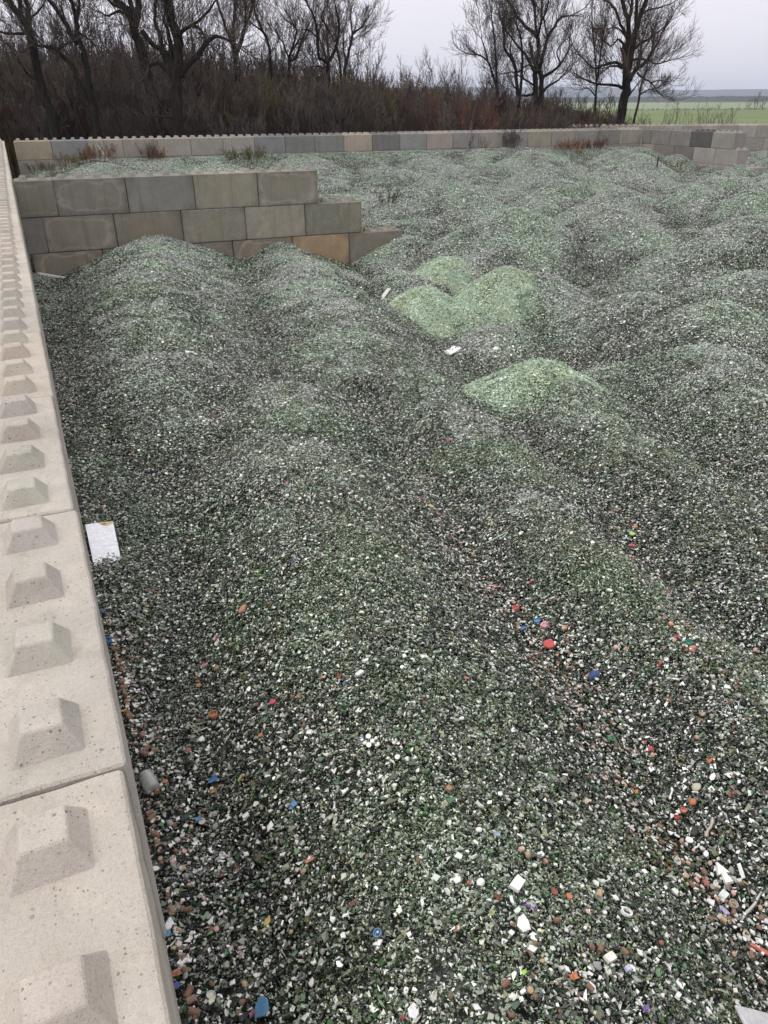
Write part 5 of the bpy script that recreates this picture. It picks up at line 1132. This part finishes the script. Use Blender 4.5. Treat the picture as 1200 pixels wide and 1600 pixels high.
hero_tree('bare_tree', [([(19.77,50.94,-0.1),(19.67,50.94,1.87),(19.73,50.91,4.69),(19.78,50.89,6.02),(19.73,50.91,6.91)],0.17,0.142),([(19.73,50.91,6.84),(19.42,50.86,7.04),(19.11,50.82,7.24),(19.02,50.67,8.29),(18.89,50.55,9.08),(18.58,50.51,9.66),(18.26,50.47,10.13)],0.123,0.052),([(19.73,50.91,6.87),(20.08,50.75,7.39),(20.32,50.65,8.05),(20.46,50.59,9.03),(20.34,50.64,9.57),(20.28,50.67,9.96)],0.132,0.052),([(19.57,50.98,6.59),(19.2,51.12,6.7),(18.78,51.29,6.7)],0.08,0.038),([(20.21,50.69,8.01),(19.76,50.79,8.72),(19.39,50.84,9.32),(19.59,50.65,9.84)],0.061,0.033),([(19.23,51.13,8.15),(18.89,51.22,8.56),(18.37,51.39,8.73)],0.057,0.028),([(19.2,51.15,8.39),(19.4,51.17,8.91),(19.56,51.21,9.25)],0.057,0.028)], 'tree with a wide two armed fork standing above the middle of the wood', dens=1.10, first=0.45)
hero_tree('bare_tree', [([(22.13,54.26,-0.1),(22.03,54.26,1.66),(21.96,54.29,5.07),(21.96,54.3,6.42),(21.83,54.35,7.51),(21.73,54.4,8.1),(21.67,54.42,8.83)],0.142,0.061),([(22.08,54.24,5.07),(22.18,54.13,6.56),(22.46,53.93,7.83),(22.66,53.78,8.67),(22.99,53.56,8.95),(23.32,53.35,9.23)],0.142,0.051),([(22.72,53.95,8.61),(22.58,53.89,9.54),(22.63,53.74,10.24)],0.076,0.035),([(22.29,54.15,6.98),(22.15,54.28,8.1),(22.24,54.32,9.02)],0.076,0.035)], 'slender tree with fanned twigs right of the wide two armed fork', dens=1.10, first=0.45)
hero_tree('bare_tree', [([(31.17,48.03,-0.1),(31.07,48.03,1.92),(30.88,48.11,4.26),(30.79,48.16,5.1),(30.5,48.28,5.99),(30.05,48.48,7.02),(29.5,48.73,7.38)],0.137,0.059),([(30.79,48.15,5.02),(30.64,48.2,6.14),(30.46,48.26,7.59),(30.22,48.35,9.0),(30.1,48.39,9.63)],0.108,0.039),([(30.1,48.47,6.94),(29.87,48.68,7.78),(29.7,48.86,8.32)],0.069,0.034)], 'thin tree bending left, left of the dark cluster by the open sky', dens=1.10, first=0.45)
hero_tree('bare_tree', [([(31.78,46.66,-0.1),(31.68,46.66,1.96),(31.54,46.72,3.89),(31.3,46.83,6.11),(31.05,46.94,6.97),(30.47,47.2,7.68),(30.44,47.22,8.24),(30.33,47.27,8.76)],0.183,0.067),([(31.53,46.73,4.08),(31.54,46.63,5.38),(31.48,46.56,7.03),(31.26,46.56,8.22),(30.94,46.6,8.84)],0.135,0.053),([(31.25,46.85,6.29),(31.54,46.66,6.54),(31.83,46.46,6.75)],0.077,0.039),([(31.05,46.94,6.97),(30.86,47.14,7.72),(30.99,47.19,8.25)],0.077,0.039)], 'dark tree with two thin trunks, left of the broad crowned tree', dens=0.85, first=0.45)
hero_tree('bare_tree', [([(34.59,48.69,-0.1),(34.49,48.69,1.61),(34.41,48.73,3.04),(34.18,48.83,5.87),(34.14,48.85,6.78),(34.18,48.83,8.2),(33.82,48.99,8.71),(33.07,49.33,9.29),(32.56,49.56,9.94),(32.13,49.75,10.58)],0.279,0.081),([(34.91,48.5,1.6),(34.7,48.6,3.03),(34.6,48.65,4.78),(34.54,48.68,5.87),(34.37,48.76,6.48)],0.228,0.182),([(34.15,48.84,8.05),(33.94,48.94,9.14),(33.67,49.06,10.57),(33.52,49.13,11.44)],0.132,0.071),([(34.31,48.77,6.63),(34.55,48.57,7.9),(34.6,48.45,8.55),(34.96,48.19,9.12),(35.03,48.06,9.47),(35.65,47.69,9.67)],0.162,0.051),([(34.44,48.72,6.14),(34.96,48.3,6.4),(35.38,47.94,6.84),(35.55,47.68,7.28),(35.65,47.46,7.64)],0.132,0.051),([(34.63,48.63,4.78),(34.9,48.67,5.48),(35.6,48.52,5.87),(36.13,48.44,6.26)],0.132,0.046),([(34.09,48.87,6.4),(33.46,49.0,7.3),(32.96,49.07,7.74),(32.28,49.22,8.4),(31.78,49.29,8.9)],0.137,0.051),([(34.19,48.82,5.17),(33.7,49.17,5.02),(33.44,49.42,5.1),(33.23,49.63,5.42)],0.111,0.051),([(34.04,48.89,8.42),(34.21,48.77,9.36),(34.44,48.62,9.99),(34.5,48.54,10.73)],0.111,0.051),([(34.25,48.8,9.22),(34.25,48.97,10.23),(34.16,49.17,11.3)],0.091,0.051),([(34.7,48.6,8.49),(34.36,48.71,9.5),(34.5,48.61,10.28)],0.081,0.041),([(35.64,48.18,6.93),(35.42,48.44,7.68),(35.85,48.4,8.21)],0.071,0.035),([(34.24,48.8,5.6),(33.74,49.05,5.87),(33.08,49.36,6.26),(32.68,49.57,6.49)],0.081,0.041)], 'broad crowned bare tree with several stems right of the open sky', dens=0.95, first=0.30)
hero_tree('bare_tree', [([(39.62,48.63,-0.1),(39.52,48.63,1.91),(39.42,48.68,3.17),(39.33,48.72,5.01),(39.27,48.75,5.89),(39.02,48.86,7.26),(38.78,48.96,8.26),(38.53,49.08,9.72)],0.126,0.047),([(39.3,48.73,6.01),(39.26,48.66,7.26),(39.25,48.56,8.51),(39.21,48.49,9.07)],0.079,0.037),([(39.29,48.74,5.01),(38.96,48.97,5.42),(38.75,49.16,5.5)],0.063,0.031)], 'slim young tree left of the big lone tree', dens=0.90, first=0.45)
hero_tree('bare_tree', [([(41.12,47.96,-0.1),(41.02,47.96,1.69),(41.09,47.93,3.08),(41.18,47.89,4.32),(41.26,47.86,5.32),(41.2,47.88,6.08),(41.14,47.91,6.83)],0.461,0.335),([(41.13,47.91,6.59),(41.04,48.02,7.26),(41.06,48.07,8.26),(40.96,48.18,9.54),(40.74,48.35,10.03),(40.48,48.53,10.77),(40.17,48.73,11.86)],0.23,0.147),([(40.86,48.03,9.42),(40.99,48.04,10.27),(40.95,48.13,11.11),(40.97,48.19,11.84)],0.136,0.105),([(41.21,47.88,6.59),(41.26,47.84,7.06),(41.28,47.82,8.06),(41.4,47.75,9.19),(41.5,47.7,9.82),(41.76,47.57,10.73),(41.93,47.48,11.63)],0.262,0.168),([(41.36,47.81,9.04),(41.2,47.78,10.0),(41.08,47.73,10.72),(40.9,47.71,11.79)],0.157,0.115),([(40.91,48.01,8.52),(40.42,48.28,9.35),(40.03,48.51,10.13),(39.64,48.73,10.58),(39.25,48.96,10.77)],0.136,0.058),([(40.93,48.0,7.76),(40.53,48.04,8.25),(40.14,48.07,8.43),(39.69,48.12,8.04),(39.08,48.25,8.38)],0.115,0.047),([(40.9,48.01,6.71),(40.53,48.25,7.06),(40.16,48.49,7.07),(39.72,48.75,6.92),(39.25,49.04,6.73),(38.71,49.35,7.08),(38.34,49.59,7.48)],0.131,0.047),([(41.03,47.96,5.49),(40.49,48.25,5.69),(39.76,48.63,5.73),(38.98,49.03,5.89),(38.44,49.31,6.1)],0.131,0.047),([(41.38,47.8,5.96),(41.47,47.71,6.28),(41.72,47.56,6.67),(42.17,47.31,7.09),(42.47,47.13,7.63),(42.72,46.98,8.19),(42.93,46.83,8.98)],0.22,0.063),([(41.74,47.64,6.63),(41.91,47.67,7.06),(42.06,47.72,7.37)],0.157,0.126),([(41.37,47.81,7.83),(41.81,47.5,8.24),(42.26,47.18,8.57)],0.136,0.084),([(41.81,47.61,6.47),(42.25,47.37,6.08),(42.81,47.08,5.8),(43.39,46.78,5.11)],0.094,0.037),([(42.85,47.14,5.84),(43.4,47.01,5.96),(43.99,46.86,5.88)],0.063,0.031),([(41.41,47.79,7.21),(41.87,47.54,7.29),(42.39,47.26,7.17),(42.97,46.96,6.97),(43.57,46.65,7.16)],0.105,0.042),([(41.53,47.73,9.82),(42.01,47.6,10.16),(42.76,47.34,10.31),(43.5,47.09,10.53)],0.094,0.037),([(40.82,48.05,6.71),(40.5,48.24,6.87),(40.03,48.49,6.83)],0.115,0.052),([(41.47,47.76,5.0),(41.85,47.76,5.4),(42.15,47.78,5.73)],0.084,0.037),([(41.0,47.97,8.14),(40.73,48.27,8.83),(40.35,48.63,9.18),(40.05,48.94,9.16)],0.079,0.042)], 'big lone bare tree with a heavy double trunk before the green field', dens=0.95, first=0.60)
hero_tree('bare_tree', [([(40.84,45.9,-0.1),(40.74,45.9,1.79),(40.67,45.93,3.21),(40.8,45.87,4.6),(40.8,45.87,5.46),(41.0,45.78,6.26),(41.07,45.75,7.17),(41.18,45.7,7.73)],0.127,0.046),([(40.81,45.87,5.07),(41.27,45.74,5.3),(41.79,45.59,5.46)],0.066,0.035)], 'small crooked tree right of the big lone trunk', dens=1.10, first=0.45)


# saplings and brush between the tall trees: shared meshes
def sapling_mesh(seed, H, stems, spread, kids=(4, 3), mat=None, r=.03, lean=.10, nb=9, rmin=.008):
    global TR
    keep_ = TR; TR = np.random.default_rng(seed)
    tk = Tubes(); cr = Tubes()
    for s in range(stems):
        a = TR.uniform(0, 6.283); h = H * TR.uniform(.65, 1.0); q = np.array([math.cos(a), math.sin(a), 0]) * spread * math.sqrt(TR.random())
        d = unit(np.array([math.cos(a) * lean * 2 * TR.random(), math.sin(a) * lean * 2 * TR.random(), 1.0])); pts = [q]
        for i in range(7): d = unit(d + TR.normal(0, .07, 3) + np.array([0, 0, .05])); pts.append(pts[-1] + d * h / 7)
        r0 = r * TR.uniform(.7, 1.3); rad = np.linspace(r0, min(.010, r0 * .5), 8); tk.add(pts, rad, 5)
        for b in range(nb):
            f = TR.uniform(.2, 1.0); k = min(6, int(f * 7)); p = pts[k] + (pts[k + 1] - pts[k]) * (f * 7 - k)
            side = unit(np.cross(d, unit(TR.normal(0, 1, 3)))); an = TR.uniform(.35, .8)
            branch(cr, p, unit(np.array([0, 0, 1.0]) * math.cos(an) + side * math.sin(an)), h * TR.uniform(.10, .24) * (1.25 - .6 * f), max(rmin, rad[k] * .55), 0, rmin, .35, .22, kids)
    TR = keep_
    return tk.mesh('trunk', mat), cr.mesh('crown', mat)
SAP = [sapling_mesh(900 + i, 6.0, 1 + (i % 3), .35, (4, 3), [M_TWIG, M_BARK, M_TWIG][i % 3], .035, nb=14) for i in range(6)]
PALE = [sapling_mesh(940 + i, 7.0, 2, .3, (4, 3), M_PALE, .035, nb=13) for i in range(2)]
def place_sap(mp_, x, y, s, label, group):
    root = empty('bare_sapling', (x, y, 0), TR.uniform(0, 6.28)); root.scale = (s, s, s * TR.uniform(.9, 1.1)); tag(root, label, 'sapling', group)
    link('trunk', mp_[0], root); link('crown', mp_[1], root)
def along(u, depth):   # point on the wood edge: lateral tangent u, distance ahead
    fx, fy = math.sin(YAW), math.cos(YAW)
    return 0.03 + depth * fx + u * depth * fy, -1.63 + depth * fy - u * depth * fx
for i in range(10):
    x, y = along(-.50 + i * .041, TR.uniform(52, 62)); place_sap(SAP[i % 6], x, y, TR.uniform(1.35, 1.75), 'tall thin bare sapling behind the big dark trunks at the left end of the wood', 'tall saplings at the left end of the wood')
for i in range(28):
    x, y = along(-.15 + i * .0108, TR.uniform(53, 62)); place_sap(SAP[(i * 5 + 1) % 6], x, y, TR.uniform(.95, 1.45) * (1.05 if i < 14 else .88), 'thin bare sapling rising out of the dark brush in the middle of the wood', 'saplings in the middle of the wood')
for i in range(13):
    x, y = along(.085 + i * .0145, TR.uniform(55, 63)); place_sap(SAP[(i * 3) % 6], x, y, TR.uniform(.75, 1.1), 'slender bare sapling under the open sky where the wood thins out', 'saplings where the wood thins out')
for i, (u, s) in enumerate([(.045, .80), (.098, .85), (.13, .95)]):
    x, y = along(u, 66 + i); place_sap(PALE[i % 2], x, y, s, ['pale grey bare sapling standing leftmost against the open sky gap', 'pale grey bare sapling in the middle of the sky gap', 'pale grey bare sapling by the dense sapling clump'][i], 'pale saplings')

BRUSH = [(sapling_mesh(960 + i, 3.0, 9, .9, (4, 3), [M_BRUSH, M_BRUSH, M_BRUSH, M_RED, M_OLIVE][i], .016, .28, 8)) for i in range(5)]
BRUSH += [sapling_mesh(970 + i, 2.9, 7, 1.0, (5, 4), [M_BRUSH, M_GREYTWIG][i], .018, 1.1, 13) for i in range(2)]     # sprawling, tangled bushes
def join_mesh(pair, name):
    bm = bmesh.new()
    for me in pair: bm.from_mesh(me)
    me = bpy.data.meshes.new(name); bm.to_mesh(me); bm.free(); me.materials.append(pair[0].materials[0]); return me
brush_src = source_collection('brush', [join_mesh(b, 'brush') for b in BRUSH])
bp = []; bs = []; bi = []
for k in range(2600):
    u = rg.uniform(-.62, .30); dpt = rg.uniform(49, 74) if u < .1 else rg.uniform(53, 72)
    if u < -.2: dpt = rg.uniform(51, 74)
    x, y = along(u, dpt)
    if y < 42.5 - .0433 * x or y < 48.2 - .412 * (x - 35.75) and x > 33: continue
    hgt = np.interp(u, [-.6, -.32, -.22, -.1, .03, .1, .2, .26, .3], [2.0, 2.0, 1.9, 1.7, 1.5, 1.35, 1.3, 1.15, .8])
    bp.append((x, y, 0)); s = hgt * rg.uniform(.65, 1.25); bs.append((s * .9, s * .9, s)); bi.append(int(rg.choice(7, p=[.20, .20, .20, .06, .05, .16, .13])))
for k in range(420):           # low olive growth at the wood's right-hand end, around the big lone tree
    u = rg.uniform(.20, .36); x, y = along(u, rg.uniform(60, 70)); 
    if y < 48.2 - .412 * (x - 35.75): continue
    s = rg.uniform(.35, .72) * (1 if u < .31 else .7); bp.append((x, y, 0)); bs.append((s * 1.3, s * 1.3, s)); bi.append(int(rg.choice([0, 4, 5, 6], p=[.25, .3, .25, .2])))
rot = np.zeros((len(bp), 3)); rot[:, 2] = rg.uniform(0, 6.28, len(bp)); rot[:, :2] = rg.normal(0, .06, (len(bp), 2))
tag(scatter('undergrowth', bp, rot, bs, bi, brush_src), kind='stuff')
# tall trees deeper in the wood, one mass seen through the front row
DEEP = source_collection('deep_wood', [join_mesh(s, 'deep_wood') for s in SAP[:4]])
bp = []; bs = []
for k in range(420):
    u = -.62 + .80 * rg.random() ** 1.2; x, y = along(u, rg.uniform(60, 95)); h = np.interp(u, [-.6, -.3, -.12, 0.0, .18], [1.75, 1.6, 1.3, 1.1, .85]) * rg.uniform(.7, 1.15)
    bp.append((x, y, 0)); bs.append((h, h, h))
rot = np.zeros((len(bp), 3)); rot[:, 2] = rg.uniform(0, 6.28, len(bp))
tag(scatter('deep_wood', bp, rot, bs, rg.integers(0, 4, len(bp)), DEEP), kind='stuff')

# ------------------------------------------------------------------ weeds on the glass and along the walls
def weed_mesh(seed, H, stems, spread, mat, kids=(3, 2), r=.006, lean=.5, nb=6):
    a = sapling_mesh(seed, H, stems * 2, spread, kids, mat, r, lean, nb, .0045); return join_mesh(a, 'stalks')
def weed(x, y, H, mat, seed, label, stems=14, spread=.35, kids=(3, 2), name='dry_weed', r=.006, lean=.5):
    z = float(terrain(np.array([x]), np.array([y]))[0])
    o = link(name, weed_mesh(seed, H, stems, spread, mat, kids, r, lean), None, (x, y, z - .03)); tag(o, label, 'weed', 'weeds growing in the glass')
    return o
weed(3.82, 39.87, 0.80, M_RUST, 1, 'reddish brown dry weed clump against the back wall, second from its left end', stems=26, spread=0.7, kids=(3, 3))
weed(2.89, 40.06, 0.60, M_OLIVE, 2, 'low olive brown weed clump left of the reddish one by the back wall', stems=26, spread=0.8)
weed(1.60, 40.12, 0.45, M_OLIVE, 3, 'dark mossy weed patch in the left back corner', stems=24, spread=0.8)
weed(6.20, 39.92, 0.90, M_BRUSH, 4, 'dark upright dead stalks by the back wall left of a rusty clump', stems=7, spread=0.2)
weed(6.62, 39.90, 0.60, M_RUST, 5, 'rusty weed clump by the back wall above the dividing wall', stems=18, spread=0.4, kids=(3, 3))
weed(10.83, 39.19, 0.70, M_OLIVE, 6, 'brownish grass clump showing over the dividing wall', stems=34, spread=1.0, kids=(3, 3))
weed(26.31, 39.05, 1.05, M_BRUSH, 7, 'dark bare weed fan against the middle of the back wall', stems=14, spread=0.25, kids=(4, 3))
weed(24.54, 39.12, 0.80, M_BRUSH, 8, 'single hooked dead stalk left of the dark weed fan', stems=2, spread=0.05, kids=(2, 1), r=0.012)
weed(30.11, 38.88, 0.80, M_RUST, 9, 'largest rusty orange weed clump by the back wall near its right end', stems=34, spread=0.8, kids=(3, 3))
weed(31.89, 38.81, 0.70, M_RED, 10, 'dull red weed clump right of the largest rusty one', stems=22, spread=0.6, kids=(3, 3))
weed(10.75, 21.99, 0.60, M_BRUSH, 11, 'small twiggy dead plant on the glass beyond the dividing wall steps', stems=4, spread=0.2, kids=(4, 3))
weed(33.54, 34.15, 0.45, M_OLIVE, 12, 'low olive weeds on the mound before the returning wall', stems=22, spread=0.9)
o = link('dry_weed', weed_mesh(60, 4.50, 6, .35, M_TWIG, (3, 2), .016, .25), None, (46.44, 49.92, 0)); tag(o, 'leftmost clump of bare twigs poking up behind the furthest wall', 'weed', 'bare twigs behind the furthest wall')
o = link('dry_weed', weed_mesh(61, 4.50, 6, .35, M_TWIG, (3, 2), .016, .25), None, (48.03, 49.21, 0)); tag(o, 'second from left clump of bare twigs poking up behind the furthest wall', 'weed', 'bare twigs behind the furthest wall')
o = link('dry_weed', weed_mesh(62, 3.80, 6, .35, M_TWIG, (3, 2), .016, .25), None, (49.67, 49.57, 0)); tag(o, 'third from left clump of bare twigs poking up behind the furthest wall', 'weed', 'bare twigs behind the furthest wall')
o = link('dry_weed', weed_mesh(63, 4.50, 6, .35, M_TWIG, (3, 2), .016, .25), None, (50.34, 48.18, 0)); tag(o, 'tallest middle clump of bare twigs poking up behind the furthest wall', 'weed', 'bare twigs behind the furthest wall')
o = link('dry_weed', weed_mesh(64, 4.20, 6, .35, M_TWIG, (3, 2), .016, .25), None, (50.75, 48.00, 0)); tag(o, 'second from right clump of bare twigs poking up behind the furthest wall', 'weed', 'bare twigs behind the furthest wall')
o = link('dry_weed', weed_mesh(65, 3.90, 6, .35, M_TWIG, (3, 2), .016, .25), None, (51.65, 47.59, 0)); tag(o, 'rightmost clump of bare twigs poking up behind the furthest wall', 'weed', 'bare twigs behind the furthest wall')


# ------------------------------------------------------------------ far things in the fields
FAR = [sapling_mesh(980 + i, 6.0, 4, .5, (4, 3), M_TWIG, .08, .35, nb=12) for i in range(2)]
def far_tree(u, d, s, label):
    x, y = along(u, d); root = empty('field_tree', (x, y, 0), u * 9); root.scale = (s * 1.25, s * 1.25, s); tag(root, label, 'tree', 'trees along the field boundary')
    k = int(abs(u) * 1000) % 2; link('trunk', FAR[k][0], root); link('crown', FAR[k][1], root)
far_tree(.436, 440, 1.35, 'tallest dark tree of the clump on the boundary between the two green fields'); far_tree(.427, 438, .85, 'low round tree at the left edge of the clump between the green fields')
far_tree(.443, 442, .9, 'low tree at the right edge of the clump between the green fields'); far_tree(.461, 440, .95, 'small bare field tree with a split crown, right of the dark clump')
far_tree(.469, 441, .95, 'small leaning field tree next to the split one'); far_tree(.502, 440, .95, 'small field tree near the picture edge on the field boundary'); far_tree(.392, 436, .55, 'little bush standing alone on the field boundary left of the dark clump')
HEDGE = source_collection('hedge_bush', [join_mesh(FAR[0], 'hedge_bush')])
bp = [(*along(u, 436 + 6 * math.sin(u * 60)), 0) for u in np.linspace(.28, .62, 260)]; k = len(bp)
s = np.repeat((rg.uniform(.06, .20, k))[:, None], 3, 1); s[:, :2] *= 3.0
rot = np.zeros((k, 3)); rot[:, 2] = rg.uniform(0, 6.28, k)
tag(scatter('boundary_hedge', bp, rot, s, np.zeros(k, int), HEDGE), kind='stuff')
def ridge_mesh(name, d, a0, a1, hfun, depth, mat, n=160):
    V = []; F = []
    for i in range(n + 1):
        a = a0 + (a1 - a0) * i / n; h = hfun(a)
        for dd, zz in ((0, -2), (depth * .25, h * .65), (depth * .5, h), (depth, h * .9), (depth * 1.6, -2)):
            x, y = polar(a, d + dd); V.append((x, y, zz))
    for i in range(n):
        for j in range(4): F.append([i * 5 + j, (i + 1) * 5 + j, (i + 1) * 5 + j + 1, i * 5 + j + 1])
    return tag(link(name, mesh_from(name, V, F, mat, True)), kind='structure')
ridge_mesh('hills', 6000, -50, 60, lambda a: 84 + 14 * math.sin(a * .17 + .6) + 5 * math.sin(a * .61) + 3.0 * mnoise.noise((a * .9, 0, 0)) - .7 * max(0, a - 14), 1500, M_HILL)
ridge_mesh('far_wood', 1950, -50, 60, lambda a: 11 + 2.2 * mnoise.noise((a * 2.3, 3, 0)) + 1.5 * mnoise.noise((a * 9, 5, 0)), 260, M_HILL, 420)
ridge_mesh('distant_rise', 3600, -50, 60, lambda a: 12 + 6 * mnoise.noise((a * .5, 8, 0)), 700, M_PLAIN, 120)

# ------------------------------------------------------------------ haze
HB = 9400
bm = bmesh.new(); bmesh.ops.create_cube(bm, size=1.0)
for v in bm.verts: v.co = Vector((v.co.x * 2 * HB, v.co.y * 2 * HB, -4.0 if v.co.z < 0 else 128.0))
hm = bpy.data.meshes.new('haze'); bm.to_mesh(hm); bm.free()
k = N('haze_air'); k.t.nodes.remove(k.b)
pv = k.n('ShaderNodeVolumePrincipled'); pv.inputs['Color'].default_value = (0.76, 0.85, 1.0, 1); pv.inputs['Density'].default_value = 0.00014; pv.inputs['Anisotropy'].default_value = 0.0
k.l(pv.outputs[0], k.t.nodes['Material Output'].inputs['Volume'])
hm.materials.append(k.m)
tag(link('haze', hm), kind='stuff')
